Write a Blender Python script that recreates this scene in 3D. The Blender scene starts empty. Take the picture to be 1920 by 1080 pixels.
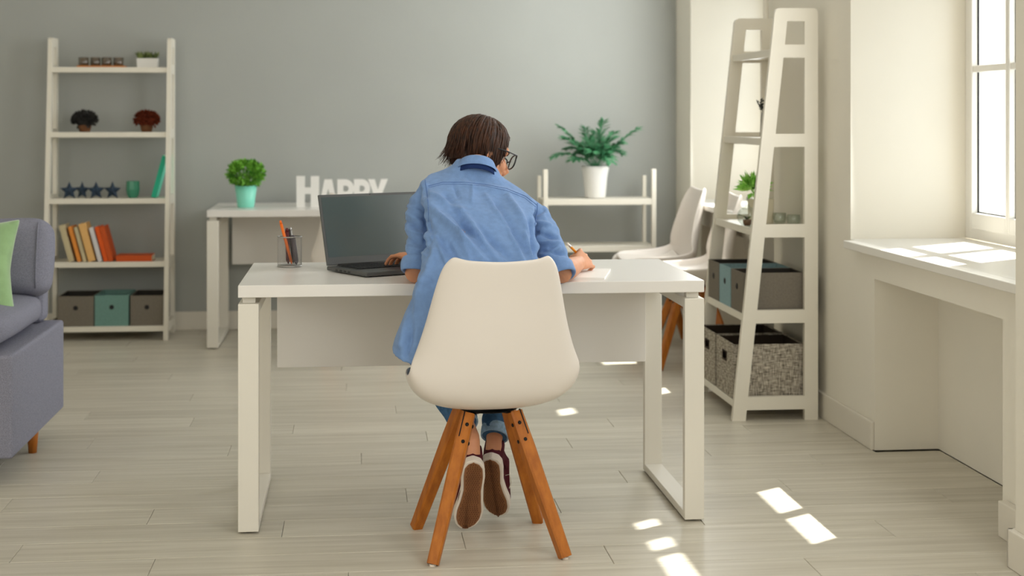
import bpy, bmesh, math, random
from mathutils import Vector, Matrix, noise
from mathutils.bvhtree import BVHTree

random.seed(7)
SC = bpy.context.scene
COL = SC.collection
PI = math.pi

# ------------------------------------------------------------------ camera, world, sun, daylight and added fill, exposure
FPX, HY, CAMZ = 2840.0, 217.0, 1.262          # focal length in pixels of the 1920 frame, eye line, eye height
YAW = math.atan(295.0 / FPX)
cd = bpy.data.cameras.new('camera')
cam = bpy.data.objects.new('camera', cd)
COL.objects.link(cam)
SC.camera = cam
cam.location = (0, 0, CAMZ)
cam.rotation_euler = (PI / 2, 0, -YAW)
cd.sensor_width = 36.0
cd.lens = FPX / 1920.0 * 36.0
cd.shift_y = -(540.0 - HY) / 1920.0
cd.clip_start = 0.05
cd.dof.use_dof = True
cd.dof.focus_distance = 4.5
cd.dof.aperture_fstop = 3.4

wd = bpy.data.worlds.new('world')
SC.world = wd
wd.use_nodes = True
bg = wd.node_tree.nodes['Background']
bg.inputs['Color'].default_value = (0.91, 0.955, 1.0, 1)
bg.inputs['Strength'].default_value = 3.7

sd = bpy.data.lights.new('sun', 'SUN')
sd.energy = 20.0
sd.angle = math.radians(0.55)
sd.color = (1.0, 0.955, 0.88)
sun = bpy.data.objects.new('sun', sd)
COL.objects.link(sun)
sun.rotation_euler = Vector((-0.604, -0.405, -1.0)).to_track_quat('-Z', 'Y').to_euler()
sun.location = (8, 10, 9)


def area(name, loc, target, sx, sy, power, color):
    l = bpy.data.lights.new(name, 'AREA')
    l.shape = 'RECTANGLE'
    l.size, l.size_y = sx, sy
    l.energy = power
    l.color = color
    o = bpy.data.objects.new(name, l)
    COL.objects.link(o)
    o.location = loc
    o.rotation_euler = (Vector(target) - Vector(loc)).to_track_quat('-Z', 'Y').to_euler()
    return o


# added fill for unbuilt windows, assumed behind the camera and nearer on the right
area('daylight_rear', (0.95, -1.85, 1.75), (0.7, 5, 1.2), 2.6, 2.4, 35, (0.965, 1.0, 1.0))
area('daylight_right_near', (1.75, 2.1, 1.8), (-1.5, 2.9, 1.3), 1.5, 1.9, 46, (0.97, 1.0, 1.0))
area('daylight_right_rear', (1.75, -0.6, 1.8), (-1.5, 0.4, 1.3), 1.5, 1.9, 34, (0.97, 1.0, 1.0))
area('daylight_left_rear', (-3.4, 0.8, 1.7), (1.9, 5.4, 0.9), 1.8, 1.8, 48, (1.0, 0.985, 0.95))  # added fill for the surfaces facing left, no window known there
# area lights added for the skylight of the two recesses in the frame, set at the plane of the wall
area('daylight_recess_near', (1.93, 5.05, 1.9), (-1.5, 5.05, 1.75), 1.45, 2.0, 22, (0.97, 1.0, 1.0))
area('daylight_recess_far', (1.93, 7.85, 1.9), (-1.5, 7.85, 1.75), 1.55, 2.0, 40, (0.97, 1.0, 1.0))

SC.view_settings.view_transform = 'Standard'
SC.view_settings.look = 'None'
SC.view_settings.gamma = 1.0
SC.view_settings.use_curve_mapping = False
SC.view_settings.exposure = 0.0
SC.cycles.use_denoising = True
SC.cycles.max_bounces = 10
SC.cycles.diffuse_bounces = 6
SC.cycles.transparent_max_bounces = 16
SC.cycles.sample_clamp_indirect = 6.0
SC.cycles.caustics_reflective = False
SC.cycles.caustics_refractive = False

FW = Vector((math.sin(YAW), math.cos(YAW), 0))
RT = Vector((math.cos(YAW), -math.sin(YAW), 0))


def at(px, py, Y):
    """point of the room that the photograph shows at px, py when it stands at depth Y"""
    d = FW + RT * ((px - 960.0) / FPX) + Vector((0, 0, 1)) * ((HY - py) / FPX)
    return Vector((0, 0, CAMZ)) + d * (Y / d.y)


# ------------------------------------------------------------------ materials
def lin(c):
    return tuple((v / 255.0 / 12.92) if v / 255.0 <= 0.04045 else ((v / 255.0 + 0.055) / 1.055) ** 2.4 for v in c) + (1.0,)


def mat(name, rgb, rough=0.5, spec=0.4, metal=0.0, noise_amt=0.0, noise_scale=20.0, bump=0.0, bump_scale=200.0,
        stretch=(1, 1, 1), sheen=0.0, sss=0.0, rand=0.0, coat=0.0, second=None):
    m = bpy.data.materials.new(name)
    m.use_nodes = True
    nt = m.node_tree
    b = nt.nodes['Principled BSDF']
    col = lin(rgb)
    b.inputs['Base Color'].default_value = col
    b.inputs['Roughness'].default_value = rough
    b.inputs['Specular IOR Level'].default_value = spec
    b.inputs['Metallic'].default_value = metal
    if sheen:
        b.inputs['Sheen Weight'].default_value = sheen
        b.inputs['Sheen Roughness'].default_value = 0.5
    if coat:
        b.inputs['Coat Weight'].default_value = coat
        b.inputs['Coat Roughness'].default_value = 0.15
    if sss:
        b.inputs['Subsurface Weight'].default_value = sss
        b.inputs['Subsurface Radius'].default_value = (0.012, 0.004, 0.002)
        b.inputs['Subsurface Scale'].default_value = 1.0
    tc = nt.nodes.new('ShaderNodeTexCoord')
    mp = nt.nodes.new('ShaderNodeMapping')
    mp.inputs['Scale'].default_value = stretch
    nt.links.new(tc.outputs['Object'], mp.inputs['Vector'])
    if noise_amt or second:
        n = nt.nodes.new('ShaderNodeTexNoise')
        n.inputs['Scale'].default_value = noise_scale
        n.inputs['Detail'].default_value = 5.0
        nt.links.new(mp.outputs['Vector'], n.inputs['Vector'])
        r = nt.nodes.new('ShaderNodeValToRGB')
        lo = tuple(max(0, v * (1 - noise_amt)) for v in col[:3]) + (1,)
        hi = lin(second) if second else tuple(min(1, v * (1 + noise_amt)) for v in col[:3]) + (1,)
        r.color_ramp.elements[0].position = 0.35
        r.color_ramp.elements[1].position = 0.65
        r.color_ramp.elements[0].color = lo
        r.color_ramp.elements[1].color = hi
        nt.links.new(n.outputs['Fac'], r.inputs['Fac'])
        nt.links.new(r.outputs['Color'], b.inputs['Base Color'])
    if bump:
        n2 = nt.nodes.new('ShaderNodeTexNoise')
        n2.inputs['Scale'].default_value = bump_scale
        n2.inputs['Detail'].default_value = 4.0
        nt.links.new(mp.outputs['Vector'], n2.inputs['Vector'])
        bp = nt.nodes.new('ShaderNodeBump')
        bp.inputs['Strength'].default_value = bump
        bp.inputs['Distance'].default_value = 0.004
        nt.links.new(n2.outputs['Fac'], bp.inputs['Height'])
        nt.links.new(bp.outputs['Normal'], b.inputs['Normal'])
    return m


def glass_mat(name, tint=(1, 1, 1), refl=0.08):
    m = bpy.data.materials.new(name)
    m.use_nodes = True
    nt = m.node_tree
    nt.nodes.clear()
    out = nt.nodes.new('ShaderNodeOutputMaterial')
    mix = nt.nodes.new('ShaderNodeMixShader')
    tr = nt.nodes.new('ShaderNodeBsdfTransparent')
    gl = nt.nodes.new('ShaderNodeBsdfGlossy')
    lw = nt.nodes.new('ShaderNodeLayerWeight')
    mul = nt.nodes.new('ShaderNodeMath')
    mul.operation = 'MULTIPLY_ADD'
    mul.inputs[1].default_value = 0.3
    mul.inputs[2].default_value = refl * 0.5
    lw.inputs['Blend'].default_value = 0.3
    tr.inputs['Color'].default_value = tint + (1,)
    gl.inputs['Roughness'].default_value = 0.03
    nt.links.new(lw.outputs['Fresnel'], mul.inputs[0])
    nt.links.new(mul.outputs[0], mix.inputs['Fac'])
    nt.links.new(tr.outputs[0], mix.inputs[1])
    nt.links.new(gl.outputs[0], mix.inputs[2])
    nt.links.new(mix.outputs[0], out.inputs['Surface'])
    return m


def weave_mat(name, a, b, scale=260.0, rough=0.95, bump=0.6, aspect=6.0):
    """two crossed, stretched noises: warp and weft threads"""
    m = bpy.data.materials.new(name)
    m.use_nodes = True
    nt = m.node_tree
    bs = nt.nodes['Principled BSDF']
    bs.inputs['Roughness'].default_value = rough
    bs.inputs['Specular IOR Level'].default_value = 0.15
    tc = nt.nodes.new('ShaderNodeTexCoord')
    outs = []
    for st in ((aspect, aspect, 1.0), (1.0, 1.0, aspect)):
        mp = nt.nodes.new('ShaderNodeMapping')
        mp.inputs['Scale'].default_value = st
        nt.links.new(tc.outputs['Object'], mp.inputs['Vector'])
        n = nt.nodes.new('ShaderNodeTexNoise')
        n.inputs['Scale'].default_value = scale / aspect
        n.inputs['Detail'].default_value = 2.0
        nt.links.new(mp.outputs['Vector'], n.inputs['Vector'])
        outs.append(n)
    ad = nt.nodes.new('ShaderNodeMath')
    ad.operation = 'ADD'
    nt.links.new(outs[0].outputs['Fac'], ad.inputs[0])
    nt.links.new(outs[1].outputs['Fac'], ad.inputs[1])
    r = nt.nodes.new('ShaderNodeValToRGB')
    r.color_ramp.elements[0].position = 0.36
    r.color_ramp.elements[1].position = 0.64
    r.color_ramp.elements[0].color = lin(a)
    r.color_ramp.elements[1].color = lin(b)
    ml = nt.nodes.new('ShaderNodeMath')
    ml.operation = 'MULTIPLY'
    ml.inputs[1].default_value = 0.5
    nt.links.new(ad.outputs[0], ml.inputs[0])
    nt.links.new(ml.outputs[0], r.inputs['Fac'])
    nt.links.new(r.outputs['Color'], bs.inputs['Base Color'])
    bp = nt.nodes.new('ShaderNodeBump')
    bp.inputs['Strength'].default_value = bump
    bp.inputs['Distance'].default_value = 0.003
    nt.links.new(ml.outputs[0], bp.inputs['Height'])
    nt.links.new(bp.outputs['Normal'], bs.inputs['Normal'])
    return m


def wood_mat(name, a, b, axis='Z', scale=9.0, rough=0.45, rand=False):
    m = bpy.data.materials.new(name)
    m.use_nodes = True
    nt = m.node_tree
    bs = nt.nodes['Principled BSDF']
    bs.inputs['Roughness'].default_value = rough
    bs.inputs['Specular IOR Level'].default_value = 0.35
    tc = nt.nodes.new('ShaderNodeTexCoord')
    mp = nt.nodes.new('ShaderNodeMapping')
    mp.inputs['Scale'].default_value = {'X': (0.35, 7, 7), 'Y': (7, 0.35, 7), 'Z': (7, 7, 0.35)}[axis]
    vec = tc.outputs['Object']
    if rand:
        oi = nt.nodes.new('ShaderNodeObjectInfo')
        mlt = nt.nodes.new('ShaderNodeMath')
        mlt.operation = 'MULTIPLY'
        mlt.inputs[1].default_value = 37.0
        nt.links.new(oi.outputs['Random'], mlt.inputs[0])
        va = nt.nodes.new('ShaderNodeVectorMath')
        nt.links.new(tc.outputs['Object'], va.inputs[0])
        nt.links.new(mlt.outputs[0], va.inputs[1])
        vec = va.outputs[0]
    nt.links.new(vec, mp.inputs['Vector'])
    n = nt.nodes.new('ShaderNodeTexNoise')
    n.inputs['Scale'].default_value = scale
    n.inputs['Detail'].default_value = 6.0
    n.inputs['Roughness'].default_value = 0.6
    nt.links.new(mp.outputs['Vector'], n.inputs['Vector'])
    r = nt.nodes.new('ShaderNodeValToRGB')
    r.color_ramp.elements[0].position = 0.32
    r.color_ramp.elements[1].position = 0.66
    r.color_ramp.elements[0].color = lin(a)
    r.color_ramp.elements[1].color = lin(b)
    nt.links.new(n.outputs['Fac'], r.inputs['Fac'])
    colout = r.outputs['Color']
    if rand:
        hs = nt.nodes.new('ShaderNodeHueSaturation')
        mr = nt.nodes.new('ShaderNodeMapRange')
        mr.inputs['To Min'].default_value = 0.94
        mr.inputs['To Max'].default_value = 1.05
        nt.links.new(oi.outputs['Random'], mr.inputs['Value'])
        nt.links.new(mr.outputs[0], hs.inputs['Value'])
        nt.links.new(colout, hs.inputs['Color'])
        colout = hs.outputs['Color']
    nt.links.new(colout, bs.inputs['Base Color'])
    bp = nt.nodes.new('ShaderNodeBump')
    bp.inputs['Strength'].default_value = 0.12
    bp.inputs['Distance'].default_value = 0.002
    nt.links.new(n.outputs['Fac'], bp.inputs['Height'])
    nt.links.new(bp.outputs['Normal'], bs.inputs['Normal'])
    return m


M = {}
M['grey_wall'] = mat('grey wall paint', (166, 168, 164), 0.85, 0.2, noise_amt=0.015, noise_scale=3, bump=0.05, bump_scale=300)
M['white_wall'] = mat('off white wall paint', (233, 228, 216), 0.85, 0.2, noise_amt=0.012, noise_scale=3, bump=0.05, bump_scale=300)
M['ceiling'] = mat('ceiling paint', (236, 234, 229), 0.9, 0.1)
M['trim'] = mat('white trim paint', (224, 218, 206), 0.5, 0.4)
M['sill'] = mat('white window board', (232, 229, 222), 0.35, 0.45)
M['upvc'] = mat('white window frame', (236, 233, 226), 0.35, 0.45)
M['gasket'] = mat('black rubber gasket', (22, 22, 22), 0.7, 0.3)
M['blind'] = mat('white roller blind', (240, 238, 232), 0.9, 0.1)  # for the unseen pieces added to block the sun
M['pane'] = glass_mat('window glass', (0.97, 0.985, 0.98), 0.04)
M['glass'] = glass_mat('clear glass', (0.90, 0.93, 0.90), 0.18)
M['plank'] = wood_mat('greige oak laminate', (184, 177, 161), (206, 200, 186), 'X', 4.5, 0.36, rand=True)
M['desk'] = mat('white laminate', (226, 222, 217), 0.28, 0.45)
M['desk_metal'] = mat('white coated steel', (221, 216, 205), 0.4, 0.4)
M['black'] = mat('black plastic', (22, 22, 24), 0.5, 0.4)
M['shell'] = mat('white moulded plastic', (224, 216, 208), 0.33, 0.45)
M['beech'] = wood_mat('honey beech', (152, 84, 22), (184, 110, 36), 'Z', 6, 0.42)
M['steel'] = mat('black steel', (20, 20, 22), 0.4, 0.5, metal=0.6)
M['shelf'] = mat('white painted wood', (226, 220, 206), 0.45, 0.4, noise_amt=0.01, noise_scale=10)
M['sofa'] = weave_mat('slate grey upholstery', (108, 108, 120), (149, 149, 165), 900, 0.95, 0.4, 3)
M['sofa_light'] = M['sofa']
M['green_pillow'] = mat('pale green velvet', (140, 172, 122), 0.8, 0.2, noise_amt=0.12, noise_scale=14, sheen=0.5)
M['laptop'] = mat('dark grey laptop', (74, 75, 74), 0.42, 0.45)
M['laptop_key'] = mat('black key', (24, 24, 26), 0.5, 0.4)
M['screen'] = mat('dark glossy screen', (74, 84, 84), 0.16, 0.5)
M['paper'] = mat('white paper', (240, 238, 234), 0.7, 0.2)
M['wire'] = mat('grey wire mesh', (164, 162, 158), 0.4, 0.5, metal=0.7)
M['orange'] = mat('orange', (236, 112, 24), 0.45, 0.4)
M['yellow_pencil'] = mat('amber pencil paint', (236, 150, 30), 0.4, 0.4)
M['darkred'] = mat('dark red plastic', (88, 26, 32), 0.4, 0.45)
M['violet'] = mat('dark violet grey plastic', (70, 62, 70), 0.4, 0.45)
M['silver'] = mat('silver metal', (190, 190, 190), 0.3, 0.5, metal=0.8)
M['eraser'] = mat('white eraser', (232, 222, 210), 0.7, 0.2)
M['skin'] = mat('skin', (206, 144, 108), 0.5, 0.35, sss=0.08, noise_amt=0.05, noise_scale=30, bump=0.08, bump_scale=350)
M['lip'] = mat('lips', (186, 96, 88), 0.45, 0.35)
M['hair'] = mat('dark brown hair', (44, 25, 15), 0.5, 0.25, noise_amt=0.35, noise_scale=40, stretch=(3, 3, 0.6), second=(74, 44, 27))
M['denim_shirt'] = mat('light blue chambray', (114, 145, 192), 0.88, 0.15, noise_amt=0.06, noise_scale=60, bump=0.25, bump_scale=420, sheen=0.15)
M['stitch'] = mat('blue seam stitching', (92, 120, 172), 0.9, 0.1)
M['navy'] = mat('navy collar band', (34, 52, 96), 0.9, 0.1)
M['jeans'] = mat('mid blue denim', (66, 100, 136), 0.92, 0.1, noise_amt=0.18, noise_scale=90, bump=0.25, bump_scale=500)
M['jeans_cuff'] = mat('pale turned up denim', (146, 176, 204), 0.92, 0.1, noise_amt=0.15, noise_scale=120, bump=0.25, bump_scale=500)
M['burgundy'] = mat('burgundy canvas', (78, 22, 34), 0.85, 0.2, bump=0.2, bump_scale=600)
M['foxing'] = mat('white rubber', (226, 216, 204), 0.55, 0.3)
M['gum'] = mat('brown gum rubber', (132, 88, 56), 0.6, 0.3, noise_amt=0.1, noise_scale=40)
M['gum_dark'] = mat('brown gum rubber tread', (104, 64, 38), 0.65, 0.3)
M['glasses'] = mat('black glasses frame', (24, 26, 32), 0.25, 0.5)
M['eye'] = mat('eye white', (230, 226, 220), 0.2, 0.5)
M['mint'] = mat('mint ceramic', (136, 222, 200), 0.35, 0.45)
M['leaf'] = mat('bright green leaf', (70, 146, 34), 0.5, 0.3, noise_amt=0.35, noise_scale=25, second=(138, 200, 74))
M['palm'] = mat('palm green', (38, 110, 66), 0.45, 0.4, noise_amt=0.3, noise_scale=18, second=(84, 150, 104))
M['lime'] = mat('lime green leaf', (104, 206, 34), 0.5, 0.3, noise_amt=0.25, noise_scale=20, second=(190, 240, 130))
M['succulent'] = mat('dull green succulent', (62, 84, 42), 0.5, 0.4, noise_amt=0.4, noise_scale=40, second=(140, 154, 90))
M['white_pot'] = mat('white ceramic', (232, 230, 226), 0.35, 0.45)
M['soil'] = mat('soil', (52, 38, 28), 0.95, 0.1)
M['terracotta'] = mat('brown clay', (112, 74, 48), 0.75, 0.2)
M['moss_grey'] = mat('dark grey moss', (58, 56, 54), 0.95, 0.1, noise_amt=0.4, noise_scale=60)
M['moss_rust'] = mat('rust red moss', (104, 46, 28), 0.95, 0.1, noise_amt=0.4, noise_scale=60)
M['navy_star'] = mat('slate blue star', (40, 56, 74), 0.6, 0.3, noise_amt=0.3, noise_scale=40)
M['green_glass'] = mat('jade green glass', (62, 134, 106), 0.2, 0.5)
M['teal_book'] = mat('teal book cover', (24, 176, 140), 0.5, 0.4)  # the book's own colour
M['teal_light'] = mat('pale teal book face', (104, 216, 188), 0.5, 0.4)  # same cover with the window light put into the colour
M['cream'] = mat('cream book', (196, 182, 146), 0.6, 0.3)
M['peach'] = mat('peach book', (226, 178, 112), 0.6, 0.3)
M['amber'] = mat('amber book', (226, 142, 60), 0.6, 0.3)
M['white_book'] = mat('white book', (214, 210, 210), 0.6, 0.3)
M['orange_book'] = mat('orange book', (222, 88, 18), 0.55, 0.35)
M['rust_book'] = mat('burnt orange book', (196, 80, 20), 0.55, 0.35)
M['pages'] = mat('book pages', (226, 218, 196), 0.9, 0.1)
M['box_grey'] = mat('warm grey felt box', (120, 113, 102), 0.95, 0.1, noise_amt=0.08, noise_scale=120)
M['box_teal'] = mat('dusty teal felt box', (112, 146, 138), 0.95, 0.1, noise_amt=0.08, noise_scale=120)
M['box_blue'] = mat('pale blue grey felt box', (138, 164, 168), 0.95, 0.1, noise_amt=0.08, noise_scale=120)
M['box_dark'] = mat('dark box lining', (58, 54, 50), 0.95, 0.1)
M['basket'] = weave_mat('grey woven cloth', (84, 78, 68), (206, 196, 180), 190, 0.95, 0.8, 6)
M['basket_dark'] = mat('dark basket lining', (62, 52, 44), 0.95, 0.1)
M['tray'] = wood_mat('orange wood tray', (186, 112, 56), (214, 140, 78), 'X', 6)
M['smoked'] = glass_mat('smoked glass', (0.80, 0.77, 0.72), 0.2)
M['smoked_dark'] = mat('dark wax candle', (128, 116, 104), 0.6, 0.3)
M['letters'] = mat('white painted letters', (232, 230, 226), 0.5, 0.35)
M['lavender'] = mat('dark lavender sprig', (44, 46, 44), 0.9, 0.1, second=(70, 74, 64), noise_amt=0.3)
M['concrete'] = mat('grey vase', (150, 146, 138), 0.8, 0.2)
M['pearl'] = mat('ivory wood', (214, 204, 178), 0.5, 0.3)
M['ankle_sock'] = M['skin']


# ------------------------------------------------------------------ mesh helpers
class MB:
    def __init__(s):
        s.v, s.f = [], []

    def add(s, vs, fs):
        o = len(s.v)
        s.v += [Vector(v) for v in vs]
        s.f += [[i + o for i in f] for f in fs]
        return s

    def box(s, c, d, rot=None):
        """centre, full dimensions, optional 3x3 rotation"""
        hx, hy, hz = d[0] / 2, d[1] / 2, d[2] / 2
        vs = [Vector((x, y, z)) for x in (-hx, hx) for y in (-hy, hy) for z in (-hz, hz)]
        if rot is not None:
            vs = [rot @ v for v in vs]
        c = Vector(c)
        return s.add([v + c for v in vs], [[0, 1, 3, 2], [4, 6, 7, 5], [0, 4, 5, 1], [2, 3, 7, 6], [0, 2, 6, 4], [1, 5, 7, 3]])

    def span(s, a, b):
        return s.box([(a[i] + b[i]) / 2 for i in range(3)], [abs(b[i] - a[i]) for i in range(3)])

    def loft(s, rings, cap=True, closed=True):
        n = len(rings[0])
        vs = [v for r in rings for v in r]
        fs = []
        for i in range(len(rings) - 1):
            for j in range(n if closed else n - 1):
                k = (j + 1) % n
                fs.append([i * n + j, i * n + k, (i + 1) * n + k, (i + 1) * n + j])
        if cap:
            fs.append(list(range(n))[::-1])
            fs.append([(len(rings) - 1) * n + j for j in range(n)])
        return s.add(vs, fs)

    def tube(s, pts, rad, n=12, cap=True, flat=None, up=None, roundcap=False):
        """tube through points; rad one number or one per point; flat squeezes the second axis"""
        pts = [Vector(p) for p in pts]
        if not isinstance(rad, (list, tuple)):
            rad = [rad] * len(pts)
        rad = list(rad)
        if roundcap:
            d0 = (pts[0] - pts[1]).normalized()
            d1 = (pts[-1] - pts[-2]).normalized()
            r0, r1 = rad[0], rad[-1]
            pts = [pts[0] + d0 * r0 * 0.95, pts[0] + d0 * r0 * 0.65] + pts + [pts[-1] + d1 * r1 * 0.65, pts[-1] + d1 * r1 * 0.95]
            rad = [r0 * 0.3, r0 * 0.76] + rad + [r1 * 0.76, r1 * 0.3]
        rings = []
        t0 = (pts[1] - pts[0]).normalized()
        ref = Vector(up) if up is not None else (Vector((0, 0, 1)) if abs(t0.z) < 0.9 else Vector((1, 0, 0)))
        for i, p in enumerate(pts):
            a = pts[max(i - 1, 0)]
            b = pts[min(i + 1, len(pts) - 1)]
            t = (b - a).normalized()
            x = ref.cross(t)
            if x.length < 1e-5:
                x = t.orthogonal()
            x.normalize()
            y = t.cross(x)
            ref = y.copy()
            fl = 1.0 if flat is None else flat
            rings.append([p + x * (math.cos(2 * PI * k / n) * rad[i]) + y * (math.sin(2 * PI * k / n) * rad[i] * fl) for k in range(n)])
        return s.loft(rings, cap)

    def lathe(s, prof, n=24, c=(0, 0, 0), capb=True, capt=False):
        c = Vector(c)
        rings = [[c + Vector((r * math.cos(2 * PI * k / n), r * math.sin(2 * PI * k / n), z)) for k in range(n)] for r, z in prof]
        o = len(s.v)
        s.loft(rings, cap=False)
        if capb:
            s.f.append([o + k for k in range(n)][::-1])
        if capt:
            s.f.append([o + (len(prof) - 1) * n + k for k in range(n)])
        return s

    def ball(s, c, r, nu=14, nv=9, rot=None):
        """ellipsoid, r = number or three radii"""
        if not isinstance(r, (list, tuple)):
            r = (r, r, r)
        c = Vector(c)
        rings = []
        for i in range(1, nv):
            ph = PI * i / nv
            ring = []
            for k in range(nu):
                v = Vector((r[0] * math.sin(ph) * math.cos(2 * PI * k / nu), r[1] * math.sin(ph) * math.sin(2 * PI * k / nu), -r[2] * math.cos(ph)))
                if rot is not None:
                    v = rot @ v
                ring.append(v + c)
            rings.append(ring)
        o = len(s.v)
        s.loft(rings, cap=False)
        pb = Vector((0, 0, -r[2]))
        pt = Vector((0, 0, r[2]))
        if rot is not None:
            pb, pt = rot @ pb, rot @ pt
        s.v += [c + pb, c + pt]
        ib, it = len(s.v) - 2, len(s.v) - 1
        last = o + (nv - 2) * nu
        for k in range(nu):
            s.f.append([ib, o + (k + 1) % nu, o + k])
            s.f.append([it, last + k, last + (k + 1) % nu])
        return s

    def prism(s, poly, z0, z1, frame=None):
        """polygon in the local xy plane extruded from z0 to z1; frame maps local points to the thing's space"""
        n = len(poly)
        vs = [Vector((x, y, z0)) for x, y in poly] + [Vector((x, y, z1)) for x, y in poly]
        if frame is not None:
            vs = [frame @ v for v in vs]
        fs = [list(range(n))[::-1], list(range(n, 2 * n))] + [[i, (i + 1) % n, n + (i + 1) % n, n + i] for i in range(n)]
        return s.add(vs, fs)

    def xform(s, mtx):
        s.v = [mtx @ v for v in s.v]
        return s

    def mesh(s, name):
        me = bpy.data.meshes.new(name)
        me.from_pydata([tuple(v) for v in s.v], [], s.f)
        bm = bmesh.new()
        bm.from_mesh(me)
        bmesh.ops.recalc_face_normals(bm, faces=bm.faces)
        bm.to_mesh(me)
        bm.free()
        return me


def link(name, me, m, parent=None, smooth=False, bevel=0.0, seg=2, subsurf=0, solid=0.0, loc=None):
    o = bpy.data.objects.new(name, me)
    COL.objects.link(o)
    if m is not None and not me.materials:
        me.materials.append(m)
    if parent is not None:
        o.parent = parent
    if loc is not None:
        o.location = loc
    if smooth:
        for p in me.polygons:
            p.use_smooth = True
    if solid:
        md = o.modifiers.new('solidify', 'SOLIDIFY')
        md.thickness = solid
        md.offset = 0
    if bevel:
        md = o.modifiers.new('bevel', 'BEVEL')
        md.width = bevel
        md.segments = seg
        md.limit_method = 'ANGLE'
        md.angle_limit = math.radians(40)
        md.harden_normals = False
    if subsurf:
        md = o.modifiers.new('subsurf', 'SUBSURF')
        md.levels = md.render_levels = subsurf
    return o


def obj(name, mb, m, parent=None, **k):
    return link(name, mb.mesh(name), m, parent, **k)


def thing(name, label, cat, loc=(0, 0, 0), rz=0.0, group=None):
    o = bpy.data.objects.new(name, None)
    COL.objects.link(o)
    o.location = loc
    o.rotation_euler = (0, 0, rz)
    o.empty_display_size = 0.1
    return tag(o, label, cat, group)


def tag(o, label, cat, group=None):
    o['label'] = label
    o['category'] = cat
    if group:
        o['group'] = group
    return o


def struct(name, mb, m, **k):
    o = obj(name, mb, m, **k)
    o['kind'] = 'structure'
    return o


def copy_tree(o, parent=None):
    kids = list(o.children)
    c = o.copy()
    COL.objects.link(c)
    c.parent = parent
    for ch in kids:
        copy_tree(ch, c)
    return c


def remesh(mb, name, voxel, smooth_it=6, fac=0.5):
    """union of overlapping closed shapes as one continuous skin"""
    me = mb.mesh(name + '_src')
    o = bpy.data.objects.new(name + '_src', me)
    COL.objects.link(o)
    md = o.modifiers.new('r', 'REMESH')
    md.mode = 'VOXEL'
    md.voxel_size = voxel
    if smooth_it:
        ms = o.modifiers.new('s', 'SMOOTH')
        ms.iterations = smooth_it
        ms.factor = fac
    dg = bpy.context.evaluated_depsgraph_get()
    out = bpy.data.meshes.new_from_object(o.evaluated_get(dg))
    out.name = name
    bpy.data.objects.remove(o)
    bpy.data.meshes.remove(me)
    for p in out.polygons:
        p.use_smooth = True
    return out


def outline_mesh(name, outlines, depth, bevel=0.0):
    """flat outlines with holes, filled and extruded (x right, z up, thickness along y)"""
    cu = bpy.data.curves.new(name + '_c', 'CURVE')
    cu.dimensions = '2D'
    cu.fill_mode = 'BOTH'
    cu.extrude = depth / 2
    cu.bevel_depth = bevel
    for pts in outlines:
        sp = cu.splines.new('POLY')
        sp.points.add(len(pts) - 1)
        for i, (x, y) in enumerate(pts):
            sp.points[i].co = (x, y, 0, 1)
        sp.use_cyclic_u = True
    o = bpy.data.objects.new(name + '_c', cu)
    COL.objects.link(o)
    dg = bpy.context.evaluated_depsgraph_get()
    me = bpy.data.meshes.new_from_object(o.evaluated_get(dg))
    me.name = name
    bpy.data.objects.remove(o)
    bpy.data.curves.remove(cu)
    me.transform(Matrix.Rotation(PI / 2, 4, 'X'))
    me.materials.clear()
    return me


def basis(x, y, z, c=(0, 0, 0)):
    m = Matrix.Identity(4)
    for i, a in enumerate((x, y, z)):
        for j in range(3):
            m[j][i] = a[j]
    for j in range(3):
        m[j][3] = c[j]
    return m


def rng(a, b):
    return random.uniform(a, b)


# ------------------------------------------------------------------ the room
XL, XR, YN, YF, ZC = -3.6, 1.95, -2.0, 9.08, 3.2
XO = 2.60                                     # outer face of the right wall
PY0 = 2.92
mb = MB()
mb.span((XL - 0.2, PY0, -0.10), (XO, YF + 0.2, -0.013))
mb.span((XL - 0.2, YN - 0.2, -0.10), (XO, PY0 - 0.001, 0.0))
floor = struct('floor', mb, M['plank'])
PW, PL = 0.1850, 1.292
gap = 0.0006


def plank_mesh(x0, x1, w=PW):
    b = MB()
    hx, hw, c = (x1 - x0) / 2 - gap, w / 2 - gap, 0.0014
    top = [(-hx + c, -hw + c, 0), (hx - c, -hw + c, 0), (hx - c, hw - c, 0), (-hx + c, hw - c, 0)]
    mid = [(-hx, -hw, -c), (hx, -hw, -c), (hx, hw, -c), (-hx, hw, -c)]
    bot = [(-hx, -hw, -0.012), (hx, -hw, -0.012), (hx, hw, -0.012), (-hx, hw, -0.012)]
    b.loft([bot, mid, top])
    return b.mesh('plank')


full = plank_mesh(0, PL)
rows = int((YF - PY0) / PW) + 1
for r in range(rows):
    y0 = PY0 + r * PW
    w = min(PW, YF - y0)
    if w < 0.02:
        continue
    yc = y0 + w / 2
    x = XL - (((r * 0.37) % 1.0) + rng(0, 0.12)) * PL
    xend = 2.195 if (4.42 < yc < 5.53 or 7.18 < yc < 8.4) else 1.945
    while x < xend - 0.02:
        xa, xb = max(x, XL), min(x + PL, xend)
        if xb - xa > 0.03:
            same = xa == x and xb == x + PL and w == PW
            me = full if same else plank_mesh(xa, xb, w)
            link('plank', me, M['plank'], floor, loc=((xa + xb) / 2, yc, 0))
        x += PL

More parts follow.
